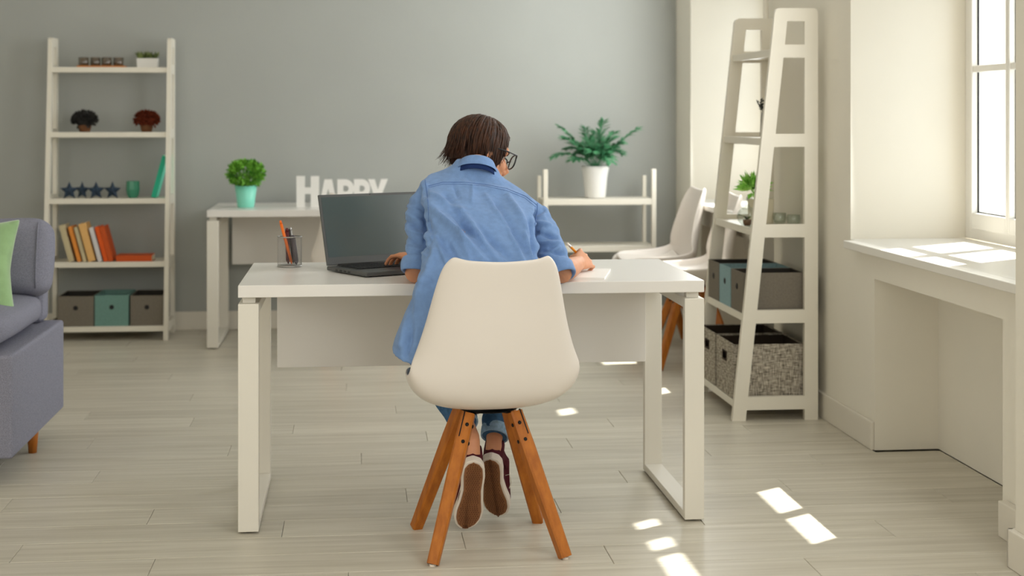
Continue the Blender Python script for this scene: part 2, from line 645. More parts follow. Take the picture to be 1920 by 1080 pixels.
struct('wall_left', MB().span((XL - 0.2, YN, 0), (XL, YF, ZC)), M['white_wall'])
struct('wall_far', MB().span((XL - 0.2, YF, 0), (XO, YF + 0.2, ZC)), M['grey_wall'])
struct('wall_near', MB().span((XL - 0.2, YN - 0.2, 0), (XO, YN, ZC)), M['white_wall'])
struct('ceiling', MB().span((XL - 0.2, YN - 0.2, ZC), (XO, YF + 0.2, ZC + 0.2)), M['ceiling'])

W1 = (4.28, 5.817)
W2 = (7.02, 8.683)
N1 = (4.405, 5.542)
N2 = (7.17, 8.41)
SILL = 0.745
HEAD = 3.0
mb = MB()
mb.span((XR, W1[1], 0), (XO, W2[0], ZC))
mb.span((XR, W2[1], 0), (XO, YF, ZC))
mb.span((XR, 4.06, 0), (XO, W1[0], ZC))
mb.span((1.835, YN, 0), (XO, 4.06, ZC))
for W, N in ((W1, N1), (W2, N2)):
    mb.span((XR, W[0], HEAD), (XO, W[1], ZC))
    mb.span((2.2, W[0], 0), (XO, W[1], SILL))
    mb.span((XR, W[0], 0), (2.2, N[0], SILL))
    mb.span((XR, N[1], 0), (2.2, W[1], SILL))
    mb.span((XR, N[0], 0.647), (2.2, N[1], SILL))
struct('wall_right', mb, M['white_wall'])

# skirting boards
BH = 0.108
struct('baseboard_far', MB().span((XL, YF - 0.016, 0), (XR, YF, BH)), M['trim'], bevel=0.004)
struct('baseboard_left', MB().span((XL, YN, 0), (XL + 0.016, YF - 0.016, BH)), M['trim'], bevel=0.004)
mb = MB()
mb.span((XR - 0.014, N1[1], 0), (XR, N2[0], BH))
mb.span((XR - 0.014, N2[1], 0), (XR, YF - 0.016, BH))
mb.span((XR - 0.03, 4.06, 0), (XR, 4.372, BH))
mb.span((1.815, YN, 0), (1.835, 4.075, BH))
mb.span((1.815, 4.06, 0), (XR - 0.03, 4.075, BH))
struct('baseboard_right', mb, M['trim'], bevel=0.004)


def window(idx, W, mull, sun_blockers, slot_bars, label, P1=1.88, head_blockers=()):
    root = bpy.data.objects.new('window_%d' % idx, None)
    COL.objects.link(root)
    root.location = (2.42, 0, 0)
    root['kind'] = 'structure'
    root['label'] = label
    y0, y1 = W
    x0, x1 = 0.0, 0.06
    z0 = 0.775
    P2, P3 = 2.459, 2.673
    fr = MB()
    fw = 0.05
    fr.span((x0, y1 - fw, z0), (x1, y1, HEAD))
    fr.span((x0, y0, z0), (x1, y0 + fw, HEAD))
    fr.span((x0, y0 + fw, z0), (x1, y1 - fw, z0 + 0.055))
    fr.span((x0, y0 + fw, P3), (x1, y1 - fw, HEAD))
    obj('window_frame', fr, M['upvc'], root, bevel=0.004)
    obj('transom_panel', MB().span((x0, y0 + fw, P1), (x1, y1 - fw, P2)), M['upvc'], root, bevel=0.003)  # unseen, added and sized to split the sun into two floor strips
    for (a, b) in slot_bars:
        obj('window_bar', MB().span((x0 + 0.002, a, P2), (x1 - 0.002, b, P3)), M['upvc'], root)  # unseen, spaced to shape the patches of the upper sun strip
    obj('pane', MB().span((x0 + 0.028, y0 + fw, P2), (x0 + 0.034, y1 - fw, P3)), M['pane'], root)
    for (a, b) in mull:                       # sashes: glass from a to b
        s = 0.0165
        sa = MB()
        zb = 0.882
        sa.span((x0 - 0.018, a - s, z0 + 0.045), (x0 + 0.045, a, P1))
        sa.span((x0 - 0.018, b, z0 + 0.045), (x0 + 0.045, b + s, P1))
        sa.span((x0 - 0.018, a, z0 + 0.045), (x0 + 0.045, b, zb))
        so = obj('sash', sa, M['upvc'], root, bevel=0.004)
        obj('glazing_bar', MB().span((x0 - 0.012, a, 1.432), (x0 + 0.04, b, 1.458)), M['upvc'], so, bevel=0.003)
        g = MB()
        for ya, yb in ((a, a + 0.004), (b - 0.004, b)):
            g.span((x0 + 0.006, ya, zb), (x0 + 0.0115, yb, P1))
        g.span((x0 + 0.006, a, zb), (x0 + 0.0115, b, zb + 0.004))
        obj('gasket', g, M['gasket'], so)
        obj('pane', MB().span((x0 + 0.008, a + 0.001, zb), (x0 + 0.014, b - 0.001, P1)), M['pane'], so)
    for (a, b) in head_blockers:
        obj('blind', MB().span((x0 + 0.047, a, 1.88), (x0 + 0.058, b, P1)), M['blind'], root)  # unseen strip added to trim the sun patch of one sash
    for (a, b) in sun_blockers:
        obj('blind', MB().span((x0 + 0.004, a, z0 + 0.05), (x0 + 0.05, b, P1)), M['blind'], root)  # unseen, added to keep the sun out beside the open sashes
    return root


window(1, W1, [(5.405, 5.712), (5.06, 5.371)], [(4.33, 5.026)],
       [(5.705, 5.767), (5.50, 5.595), (5.335, 5.372), (4.33, 5.05)], 'white framed window above the deep sill at the near right')
window(2, W2, [(8.27, 8.58), (7.93, 8.236), (7.445, 7.61)], [(7.645, 7.896), (7.07, 7.411)],
       [(8.571, 8.633), (8.37, 8.46), (7.52, 8.1), (7.07, 7.36)], 'white framed window in the far recess behind the ladder shelf', 2.02, [(7.43, 7.626)])
for k, W in ((1, W1), (2, W2)):
    struct('trim_%d' % k, MB().span((1.90, W[0] - 0.08 if k == 1 else W[0] - 0.06, SILL), (XR, W[1] - 0.06 if k == 1 else W[1] - 0.06, 0.775))
           .span((XR, W[0], SILL), (2.42, W[1], 0.775)), M['sill'], bevel=0.003)
    bpy.data.objects['trim_%d' % k]['label'] = ('sunlit white window sill at the near right', 'white window sill behind the two far chairs')[k - 1]

# heating riser beside the far recess
t = thing('heating_pipe', 'slim off white heating pipe rising up the right wall behind the ladder shelf', 'pipe', (1.915, 6.93, 0))
obj('pipe', MB().tube([(0, 0, 0.0), (0, 0, 1.6), (0, 0, ZC)], 0.013, 14), M['trim'], t, smooth=True)
for z in (0.35, 1.35, 2.4):
    obj('clip', MB().span((-0.016, -0.008, z), (0.034, 0.008, z + 0.02)), M['trim'], t)

# ------------------------------------------------------------------ desks
def make_desk(label, loc, rz=0.0):
    """origin at the left front corner on the floor"""
    t = thing('desk', label, 'desk', loc, rz)
    W, D = 1.432, 0.71
    obj('desktop', MB().span((0, 0, 0.713), (W, D, 0.75)), M['desk'], t, bevel=0.0022)
    obj('modesty_panel', MB().span((0.085, D - 0.075, 0.396), (W - 0.062, D - 0.057, 0.713)), M['desk'], t, bevel=0.0015)
    for x0 in (0.0, W - 0.062):
        x1 = x0 + 0.062
        fr = MB()
        fr.span((x0, 0.0, 0.006), (x1, 0.03, 0.694))
        fr.span((x0, D - 0.055, 0.006), (x1, D - 0.025, 0.694))
        fr.span((x0, 0.03, 0.006), (x1, D - 0.055, 0.030))
        fr.span((x0, 0.03, 0.664), (x1, D - 0.055, 0.694))
        lg = obj('leg_frame', fr, M['desk_metal'], t, bevel=0.0025)
        for y in (0.03, D - 0.07):
            obj('spacer', MB().span((x0 + 0.012, y, 0.694), (x1 - 0.012, y + 0.035, 0.713)), M['desk_metal'], lg)
            obj('foot_pad', MB().lathe([(0.015, 0.0), (0.015, 0.006)], 12, (x0 + 0.031, y + 0.005, 0), capt=True), M['black'], lg)
    return t


make_desk('white desk in front, with the laptop and the writing woman', (-0.350, 4.625, 0))
make_desk('white desk by the grey far wall, under the white word sign', (-0.795, 8.31, 0))


# ------------------------------------------------------------------ chairs
def make_chair(label, loc, rz, group=None):
    t = thing('chair', label, 'chair', loc, rz, group)
    # profile of the centre line, seat front to back top: (y, z, half width, side lift, side forward)
    prof = [(0.225, 0.432, 0.190, 0.035, 0.0), (0.205, 0.452, 0.205, 0.045, 0.0), (0.15, 0.443, 0.222, 0.058, 0.0),
            (0.08, 0.426, 0.236, 0.078, 0.0), (0.00, 0.413, 0.243, 0.095, 0.0), (-0.07, 0.411, 0.247, 0.105, 0.0),
            (-0.125, 0.425, 0.248, 0.102, 0.012), (-0.160, 0.453, 0.246, 0.086, 0.03), (-0.180, 0.497, 0.243, 0.060, 0.052),
            (-0.192, 0.545, 0.234, 0.032, 0.07), (-0.203, 0.605, 0.219, 0.013, 0.074), (-0.213, 0.67, 0.202, 0.004, 0.07),
            (-0.224, 0.745, 0.186, 0.0, 0.06), (-0.235, 0.80, 0.172, 0.0, 0.05), (-0.243, 0.838, 0.160, 0.0, 0.042),
            (-0.248, 0.858, 0.142, 0.001, 0.036)]
    nu = 17
    rows = []
    for i, (y, z, hw, lift, fwd) in enumerate(prof):
        row = []
        for k in range(nu):
            u = -1 + 2 * k / (nu - 1)
            a = abs(u)
            zz = z + lift * a ** 2.6
            yy = y + fwd * a ** 2.2
            if i >= len(prof) - 3:            # the top edge dips a little in the middle
                zz += 0.010 * math.exp(-((a - 0.82) / 0.22) ** 2) - 0.004 * math.exp(-(u / 0.3) ** 2)
                if a > 0.9:
                    zz -= 0.012 * (i - len(prof) + 4) / 3
            if i < 2 and a > 0.9:
                yy -= 0.02
            row.append((hw * math.sin(u * PI / 2 * 0.93) / math.sin(PI / 2 * 0.93), yy, zz))
        rows.append(row)
    sh = MB().loft(rows, cap=False, closed=False)
    obj('shell', sh, M['shell'], t, smooth=True, solid=0.011, subsurf=2)
    pad = []
    for i, (y, z, hw, lift, fwd) in enumerate(prof[1:8]):
        row = []
        for k in range(nu):
            u = -1 + 2 * k / (nu - 1)
            a = abs(u)
            row.append((hw * 0.86 * u, y + fwd * a ** 2.2, z + 0.016 + lift * 0.6 * a ** 2.6 * 0.8))
        pad.append(row)
    obj('seat_pad', MB().loft(pad, cap=False, closed=False), M['shell'], t, smooth=True, solid=0.014, subsurf=1)
    br = MB()
    br.lathe([(0.084, 0.3985), (0.087, 0.4005), (0.084, 0.4025)], 28, capt=True)
    for a in (PI / 4, -PI / 4):
        br.box((0, 0, 0.3955), (0.15, 0.020, 0.006), Matrix.Rotation(a, 3, 'Z'))
    obj('bracket', br, M['steel'], t)
    for sx, sy in ((-1, -1), (1, -1), (-1, 1), (1, 1)):
        top = Vector((sx * 0.068, sy * 0.062, 0.397))
        bot = Vector((sx * 0.190, sy * 0.196, 0.004))
        ax = (bot - top).normalized()
        yv = Vector((0.35 * sx, sy, 0)).normalized()
        xv = yv.cross(ax).normalized()
        yv = ax.cross(xv).normalized()
        rings = []
        for tt, h in ((0, 0.019), (0.25, 0.0205), (1, 0.0165)):
            p = top.lerp(bot, tt)
            q = h * 0.72
            pts = []
            for a, b in ((h, q), (q, h), (-q, h), (-h, q), (-h, -q), (-q, -h), (q, -h), (h, -q)):
                pts.append(p + xv * a + yv * b)
            rings.append(pts)
        leg = obj('leg', MB().loft(rings), M['beech'], t)
        for d in (0.035, 0.085):
            c = top + ax * d
            for dirv in ((yv if yv.y * sy > 0 else -yv), (xv if xv.x * sx < 0 else -xv)):
                sh_ = xv * (-0.006 * (1 if xv.x * sx > 0 else -1)) if abs(dirv.dot(yv)) > 0.9 else Vector((0, 0, 0))
                f = basis(dirv.orthogonal().normalized(), dirv.cross(dirv.orthogonal()).normalized(), dirv, c + sh_ + dirv * 0.0190)
                b = MB().lathe([(0.0055, 0), (0.0055, 0.0025), (0.0035, 0.004)], 10, capt=True).xform(f)
                obj('bolt', b, M['steel'], leg)
        sl = MB()
        od = (yv if yv.y * sy > 0 else -yv)
        c = top + ax * 0.035
        rot = basis(xv, od, ax).to_3x3()
        sl.box(c + od * 0.0175 + xv * (0.009 * (1 if xv.x * sx > 0 else -1)), (0.003, 0.007, 0.075), rot)
        obj('slot_plate', sl, M['steel'], leg)
        obj('glide', MB().lathe([(0.010, 0.0), (0.010, 0.006)], 10, (bot.x, bot.y, 0), capt=True), M['foxing'], leg)
    return t


make_chair('white shell chair with four honey wood legs that the woman sits on', (0.392, 4.457, 0), math.radians(4.5))
make_chair('empty white shell chair nearest the tall ladder shelf, facing sideways', (1.70, 7.56, 0), math.radians(88), 'empty white chairs by the far window')
make_chair('empty white shell chair farther back, its seat in front of the low shelf unit', (1.665, 8.22, 0), math.radians(92), 'empty white chairs by the far window')
make_chair('white shell chair tucked at the far desk, mostly hidden behind the laptop', (0.03, 8.02, 0), math.radians(-4))


# ------------------------------------------------------------------ ladder shelves
LV = (0.045, 0.403, 0.758, 1.133, 1.503)


def make_ladder(label, loc, rz):
    """local: x along the shelves, front at y = 0 (posts lean back), upright posts at y = 0.364"""
    t = thing('ladder_shelf', label, 'shelf', loc, rz, 'white ladder shelves')
    W, D, Ht = 0.69, 0.364, 1.708
    bw, th = 0.057, 0.024

    def yfront(z):
        return 0.182 * z / Ht
    outer = [(0, 0), (bw, 0), (yfront(LV[0]) + bw, LV[0]), (D - bw, LV[0]), (D - bw, 0), (D, 0), (D, 1.692), (D - 0.004, 1.702), (D - 0.014, Ht),
             (yfront(Ht) + 0.018, Ht), (yfront(1.70) + 0.006, 1.702), (yfront(1.69), 1.688)]
    holes = []
    for z0, z1 in zip([z + 0.054 for z in LV], list(LV[1:]) + [1.654]):
        holes.append([(yfront(z0) + bw, z0), (D - bw, z0), (D - bw, z1), (yfront(z1) + bw, z1)])
    for x0 in (th / 2, W - th / 2):
        me = outline_mesh('side_frame', [outer] + holes, th)
        me.transform(Matrix.Translation((x0, 0, 0)) @ Matrix.Rotation(PI / 2, 4, 'Z'))
        link('side_frame', me, M['shelf'], t, bevel=0.0015)
    for z in LV:
        y0 = yfront(z + 0.03) + 0.006
        obj('shelf_board', MB().span((th, y0 + 0.016, z + 0.014), (W - th, D - 0.02, z + 0.032)).span((th, y0, z + 0.006), (W - th, y0 + 0.016, z + 0.036)),
            M['shelf'], t, bevel=0.0015)
    return t


make_ladder('white ladder shelf against the grey wall, holding books and three boxes', (-1.735, 8.660, 0), 0)
make_ladder('tall white ladder shelf beside the right wall, holding woven baskets', (1.550, 6.815, 0), -PI / 2)

# low shelf unit behind the desk
t = thing('low_shelf', 'low white shelf unit under the potted palm', 'shelf', (1.082, 8.66, 0))
W = 0.66
for x in (0.0, W - 0.026):
    obj('post', MB().span((x, 0, 0), (x + 0.026, 0.026, 0.952)), M['shelf'], t, bevel=0.002)
    obj('post', MB().span((x, 0.28, 0), (x + 0.022, 0.302, 0.905)), M['shelf'], t, bevel=0.002)
for z in (0.06, 0.486, 0.758):
    obj('shelf_board', MB().span((0.026, 0.004, z), (W - 0.026, 0.30, z + 0.02)).span((0.026, 0.002, z - 0.012), (W - 0.026, 0.02, z + 0.022)), M['shelf'], t, bevel=0.0015)
    for x in (0.004, W - 0.020):
        obj('rail', MB().span((x, 0.026, z - 0.012), (x + 0.016, 0.28, z + 0.02)), M['shelf'], t)

# ------------------------------------------------------------------ things on the far left ladder shelf
def leaf_into(b, p, d, up, ln, wd, curl=0.25):
    """one pointed leaf of four faces"""
    d = d.normalized()
    s = d.cross(up)
    if s.length < 1e-4:
        s = d.orthogonal()
    s.normalize()
    n = s.cross(d).normalized()
    m1 = p + d * ln * 0.4 + n * ln * curl * 0.35
    tip = p + d * ln - n * ln * curl * 0.35
    b.add([p, m1 + s * wd / 2 - n * wd * 0.15, m1, m1 - s * wd / 2 - n * wd * 0.15, tip], [[0, 1, 2], [0, 2, 3], [1, 4, 2], [2, 4, 3]])


Z5, Z4, Z3, Z2, Z1 = [z + 0.0325 for z in (1.503, 1.133, 0.758, 0.403, 0.045)]


def X8(px, Y=8.86):
    return at(px, 300, Y).x


# tray with four smoked glass tealight cups, white planter
xa, xb = X8(147, 8.93), X8(236, 8.93)
t = thing('tray', 'small orange wood tray under the four smoked glass cups', 'tray', ((xa + xb) / 2, 8.925, Z5))
obj('base', MB().span((-(xb - xa) / 2, -0.05, 0), ((xb - xa) / 2, 0.05, 0.010)), M['tray'], t, bevel=0.003)
obj('rim', MB().span((-(xb - xa) / 2, -0.05, 0.010), ((xb - xa) / 2, -0.044, 0.014)).span((-(xb - xa) / 2, 0.044, 0.010), ((xb - xa) / 2, 0.05, 0.014)), M['tray'], t)
cup0 = None
for i, px in enumerate((157, 179, 200, 222)):
    nm = ('first', 'second', 'third', 'fourth')[i]
    lab = 'smoked glass candle cup, %s from the left on the orange tray' % nm
    loc = (X8(px, 8.925), 8.925, Z5 + 0.0103)
    if cup0 is None:
        cup0 = thing('candle_cup', lab, 'candle holder', loc, 0, 'candle cups on the orange tray')
        obj('cup', MB().lathe([(0.024, 0), (0.029, 0.004), (0.030, 0.052), (0.027, 0.052), (0.026, 0.006)], 20, capt=True), M['smoked'], cup0, smooth=True)
        obj('candle', MB().lathe([(0.022, 0.0065), (0.022, 0.030)], 16, capt=True), M['smoked_dark'], cup0, smooth=False)
    else:
        c = copy_tree(cup0)
        c.location = loc
        c['label'] = lab

t = thing('planter', 'white rectangular planter with a pale tipped succulent on the top shelf', 'plant', (X8(277, 8.93), 8.93, Z5))
pl = MB().loft([[(x * 0.95, y * 0.95, 0) for x, y in ((-.06, -.03), (.06, -.03), (.06, .03), (-.06, .03))],
                [(x, y, 0.058) for x, y in ((-.06, -.03), (.06, -.03), (.06, .03), (-.06, .03))]])
obj('pot', pl, M['white_pot'], t, bevel=0.003)
b = MB()
for i in range(90):
    a = rng(0, 2 * PI)
    p = Vector((rng(-0.045, 0.045), rng(-0.02, 0.02), 0.055))
    d = Vector((p.x * 9 + rng(-.5, .5), p.y * 8 + rng(-.5, .5), rng(0.6, 1.2)))
    leaf_into(b, p, d, Vector((rng(-1, 1), rng(-1, 1), 0.3)), rng(0.03, 0.055), 0.016)
obj('foliage', b, M['succulent'], t)['kind'] = 'stuff'

# two moss balls in small clay pots
for px, m, lab in ((159, 'moss_grey', 'dark grey moss ball in a small brown clay pot'), (275, 'moss_rust', 'rust red moss ball in a small brown clay pot')):
    t = thing('moss_pot', lab, 'plant', (X8(px, 8.87), 8.87, Z4), 0, 'moss pots on the second shelf')
    obj('pot', MB().lathe([(0.028, 0), (0.036, 0.03), (0.037, 0.055), (0.031, 0.055), (0.030, 0.04)], 18, capt=True), M['terracotta'], t, smooth=True)
    b = MB()
    for i in range(420):
        v = Vector((rng(-1, 1), rng(-1, 1), rng(-0.35, 1))).normalized()
        p = Vector((v.x * 0.058, v.y * 0.052, 0.072 + v.z * 0.042))
        leaf_into(b, p, v + Vector((rng(-.6, .6), rng(-.6, .6), rng(-.6, .4))), Vector((rng(-1, 1), rng(-1, 1), rng(-1, 1))), 0.024, 0.018)
    b.ball((0, 0, 0.072), (0.057, 0.05, 0.042), 14, 8)
    obj('moss', b, M[m], t)['kind'] = 'stuff'

# four standing stars
star0 = None
for i, (px, rz) in enumerate(((130, 0.15), (152, -0.5), (180, 0.35), (211, -0.2))):
    lab = 'slate blue standing star, %s from the left on the third shelf' % ('first', 'second', 'third', 'fourth')[i]
    loc = (X8(px, 8.83), 8.83 + (0.035 if i == 1 else 0.0), Z3)
    if star0 is None:
        star0 = thing('star_ornament', lab, 'ornament', loc, rz, 'star ornaments on the third shelf')
        R, r, cz = 0.054, 0.025, 0.0437
        pts = [((R if k % 2 == 0 else r) * math.sin(k * PI / 5), cz + (R if k % 2 == 0 else r) * math.cos(k * PI / 5)) for k in range(10)]
        vs = [Vector((x, 0, z)) for x, z in pts] + [Vector((0, -0.017, cz)), Vector((0, 0.017, cz))]
        fs = [[k, (k + 1) % 10, 10] for k in range(10)] + [[(k + 1) % 10, k, 11] for k in range(10)]
        obj('star', MB().add(vs, fs), M['navy_star'], star0)
    else:
        c = copy_tree(star0)
        c.location, c.rotation_euler = loc, (0, 0, rz)
        c['label'] = lab

t = tag(obj('glass_cup', MB().lathe([(0.024, 0), (0.034, 0.018), (0.039, 0.05), (0.037, 0.098), (0.034, 0.098), (0.036, 0.05), (0.031, 0.02), (0.022, 0.006)], 10, capt=True),
            M['green_glass']), 'jade green faceted glass cup between the stars and the teal book', 'cup')
t.location = (X8(249, 8.84), 8.84, Z3)


def book(name, label, loc, size, cover, lean=0.0, rz=0.0, flat=False, group=None, face=None):
    """size = thickness, depth, height; leans about its lower edge"""
    th, d, h = size
    t = thing(name, label, 'book', loc, rz, group)
    if flat:
        Rm = Matrix.Rotation(PI / 2, 4, 'Y')
        Rm = Matrix.Translation((-h / 2, 0, th)) @ Rm
    else:
        Rm = Matrix.Rotation(lean, 4, 'Y')
    c = MB()
    e = 0.002
    c.span((0, 0, 0), (e, d, h)).span((th - e, 0, 0), (th, d, h)).span((e, 0, 0), (th - e, e, h))
    obj('cover', c.xform(Rm), cover, t)
    obj('pages', MB().span((e + 0.0003, e + 0.0005, 0.003), (th - e - 0.0003, d - 0.003, h - 0.003)).xform(Rm), M['pages'], t)
    return t


# leaning books on the fourth shelf (tops tilt to the left)
specs = [(129, 140, 0.213, 'cream', 'pale cream paperback, leftmost of the leaning row'),
         (145.5, 153, 0.205, 'amber', 'amber book with a narrow spine, second in the leaning row'),
         (156, 163, 0.202, 'cream', 'thin cream book between the amber and the thick peach book'),
         (166, 180, 0.220, 'peach', 'thick peach book in the middle of the leaning row'),
         (184, 192.5, 0.198, 'white_book', 'white book leaning beside the bright orange ones'),
         (195, 203.5, 0.202, 'orange_book', 'bright orange book next to the white book'),
         (204, 213.5, 0.204, 'rust_book', 'deeper orange book at the right end of the leaning row')]
th = math.radians(-15)
for a, c, h, mm, lab in specs:
    Y = 8.745
    xa, xb = X8(a, Y), X8(c, Y)
    wdt = (xb - xa) * math.cos(th) * 0.98
    lift = 0.0
    book('book', lab, (xa, Y, Z2 + wdt * math.sin(-th) * 0 + 0.0005), (wdt, 0.15, h), M[mm], th, 0, False, 'leaning books on the fourth shelf')
for o in [o for o in bpy.data.objects if o.name.startswith('book') and o.get('category') == 'book']:
    lo = min((ch.matrix_local @ v.co).z for ch in o.children for v in ch.data.vertices)
    o.location.z = Z2 + 0.0008 - lo
xa, xb = X8(214.5, 8.72), X8(284, 8.72)
book('book', 'burnt orange book lying flat beside the leaning row', ((xa + xb) / 2 + 0.004, 8.73, Z2 + 0.0006), (0.036, 0.15, xb - xa - 0.006), M['rust_book'], 0, 0, True)

# teal book leaning to the right, window light painted as a paler sheet on its right face
t = book('book', 'teal book leaning on the right post of the third shelf', (X8(283, 8.826), 8.826, Z3 + 0.0008), (0.026, 0.135, 0.245), M['teal_book'], math.radians(15), 0)
Rm = Matrix.Rotation(math.radians(15), 4, 'Y')
obj('face_sheet', MB().span((0.0262, 0.004, 0.004), (0.0268, 0.132, 0.241)).xform(Rm), M['teal_light'], t)
lo = min(v.co.z for ch in t.children for v in ch.data.vertices)
t.location.z = Z3 + 0.0008 - lo


def felt_box(name, label, x0, y0, z0, w, d, h, m, hole_face, rz=0.0, group=None, lining=None, knob=True):
    """open box with folded rim, walls of its own thickness; hole_face '-y' or '-x'"""
    t = thing(name, label, 'box', (x0, y0, z0), rz, group)
    e = 0.006
    bx = MB()
    bx.span((0, 0, 0), (w, d, e))
    bx.span((0, 0, e), (w, e, h)).span((0, d - e, e), (w, d, h)).span((0, e, e), (e, d - e, h)).span((w - e, e, e), (w, d - e, h))
    obj('body', bx, m, t)
    ln = MB()
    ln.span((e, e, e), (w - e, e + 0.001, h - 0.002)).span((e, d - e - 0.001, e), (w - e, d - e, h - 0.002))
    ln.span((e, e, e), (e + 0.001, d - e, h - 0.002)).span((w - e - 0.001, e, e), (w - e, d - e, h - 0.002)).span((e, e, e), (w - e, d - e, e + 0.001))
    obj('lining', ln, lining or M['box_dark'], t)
    if knob:
        ring = MB().lathe([(0.013, 0.0), (0.013, 0.0025), (0.008, 0.003), (0.008, 0.001)], 16, capt=True)
        if hole_face == '-y':
            ring.xform(basis((1, 0, 0), (0, 0, 1), (0, -1, 0), (w / 2, 0.0, h * 0.62)))
        else:
            ring.xform(basis((0, 1, 0), (0, 0, 1), (-1, 0, 0), (0.0, d / 2, h * 0.62)))
        obj('finger_hole', ring, M['black'], t)
    return t


for px0, px1, m, lab, h, lnm in ((108, 175.5, 'box_grey', 'left grey felt box under the leaning books', 0.172, None),
                                 (177.5, 241, 'box_teal', 'dusty teal felt box between two grey ones', 0.176, 'box_teal'),
                                 (244.5, 306, 'box_grey', 'right grey felt box beside the teal one', 0.172, None)):
    Y = 8.695
    xa, xb = X8(px0, Y), X8(px1, Y)
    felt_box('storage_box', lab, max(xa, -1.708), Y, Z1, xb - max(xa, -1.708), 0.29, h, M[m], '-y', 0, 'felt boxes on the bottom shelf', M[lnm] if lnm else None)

# ------------------------------------------------------------------ tall ladder shelf on the right
fb = [(6.165, 'box_grey', 'grey felt box nearest the front frame of the tall ladder shelf', None),
      (6.375, 'box_blue', 'pale blue felt box in the middle of the tall ladder shelf', 'box_blue'),
      (6.583, 'box_grey', 'grey felt box at the far end of the tall ladder shelf', None)]
for y0, m, lab, lnm in fb:
    felt_box('storage_box', lab, 1.606, y0, Z2, 0.262, 0.198, 0.172, M[m], '-x', 0, 'felt boxes on the tall shelf', M[lnm] if lnm else None)


def basket(label, y0):
    t = thing('basket', label, 'basket', (1.566, y0, Z1), 0, 'woven baskets')
    w, d, h, e = 0.302, 0.292, 0.232, 0.007
    # walls flare a little; a slot handle is cut in the left wall
    def wall(p, q, hgt):
        pass
    bx = MB()
    bx.span((0.004, 0.004, 0), (w - 0.004, d - 0.004, e))
    bx.span((0, 0, e), (w, e, h)).span((0, d - e, e), (w, d, h)).span((w - e, e, e), (w, d - e, h))
    ya, yb, za, zb = d * 0.39, d * 0.61, h - 0.080, h - 0.050
    bx.span((0, e, e), (e, d - e, za)).span((0, e, zb), (e, d - e, h)).span((0, e, za), (e, ya, zb)).span((0, yb, za), (e, d - e, zb))
    obj('body', bx, M['basket'], t)
    ln = MB()
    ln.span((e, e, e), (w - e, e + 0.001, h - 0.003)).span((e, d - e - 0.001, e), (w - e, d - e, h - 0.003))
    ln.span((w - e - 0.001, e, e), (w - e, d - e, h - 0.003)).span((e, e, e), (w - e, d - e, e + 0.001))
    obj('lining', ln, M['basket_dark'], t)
    hd = MB()
    hd.span((-0.002, ya - 0.006, za - 0.006), (0.009, yb + 0.006, za)).span((-0.002, ya - 0.006, zb), (0.009, yb + 0.006, zb + 0.006))
    hd.span((-0.002, ya - 0.006, za), (0.009, ya, zb)).span((-0.002, yb, za), (0.009, yb + 0.006, zb))
    obj('handle_trim', hd, M['basket_dark'], t)
    return t


basket('grey woven basket nearest the front frame of the tall ladder shelf', 6.170)
basket('grey woven basket at the far end of the tall ladder shelf', 6.490)

# planter, terrarium, tealights on the middle board
p = at(1426, 390, 6.50)
t = thing('planter', 'ivory square planter with a lime green plant on the tall ladder shelf', 'plant', (p.x, 6.50, Z3))
s = 0.047
obj('pot', MB().loft([[(-s * .94, -s * .94, 0), (s * .94, -s * .94, 0), (s * .94, s * .94, 0), (-s * .94, s * .94, 0)],
                      [(-s, -s, 0.108), (s, -s, 0.108), (s, s, 0.108), (-s, s, 0.108)]]), M['pearl'], t, bevel=0.003)
b = MB()
for i in range(170):
    v = Vector((rng(-1, 1), rng(-1, 1), rng(-0.15, 1))).normalized()
    q = Vector((-0.030, 0, 0.150)) + v * rng(0.010, 0.030)
    leaf_into(b, q, v + Vector((0, 0, 0.25)), Vector((rng(-1, 1), rng(-1, 1), 0.5)), rng(0.045, 0.075), 0.024)
for i in range(12):
    a = 2 * PI * i / 12
    b.tube([(-0.01, 0, 0.10), (-0.026 + 0.018 * math.cos(a), 0.018 * math.sin(a), 0.15)], 0.002, 5)
obj('foliage', b, M['lime'], t)['kind'] = 'stuff'

p = at(1401, 388, 6.33)
t = thing('terrarium', 'round glass terrarium with a small brown potted plant on the tall ladder shelf', 'terrarium', (p.x, 6.33, Z3))
prof = [(0.02 * 1, 0.0)] + [(0.042 * math.sin(a) + 0.001, 0.042 - 0.042 * math.cos(a)) for a in [0.6 + k * 0.23 for k in range(11)]] + [(0.006, 0.098), (0.004, 0.112)]
obj('globe', MB().lathe(prof, 20), M['glass'], t, smooth=True)
rr = MB()
pts = [(0, 0.007 * math.cos(a), 0.118 + 0.007 * math.sin(a)) for a in [2 * PI * k / 10 for k in range(11)]]
obj('hanging_ring', rr.tube(pts, 0.0018, 6), M['silver'], t)
obj('pot', MB().lathe([(0.012, 0.002), (0.017, 0.012), (0.019, 0.028), (0.015, 0.028)], 14, capt=True), M['terracotta'], t, smooth=True)
b = MB()
for i in range(18):
    a = rng(0, 2 * PI)
    leaf_into(b, Vector((0, 0, 0.026)), Vector((math.cos(a) * 0.7, math.sin(a) * 0.7, rng(0.6, 1.4))), Vector((math.sin(a), -math.cos(a), 0.4)), rng(0.022, 0.036), 0.006)
b.tube([(0.0, 0, 0.03), (-0.022, 0, 0.045), (-0.038, 0.0, 0.05)], [0.0015, 0.0015, 0.003], 6)
obj('foliage', b, M['succulent'], t)['kind'] = 'stuff'
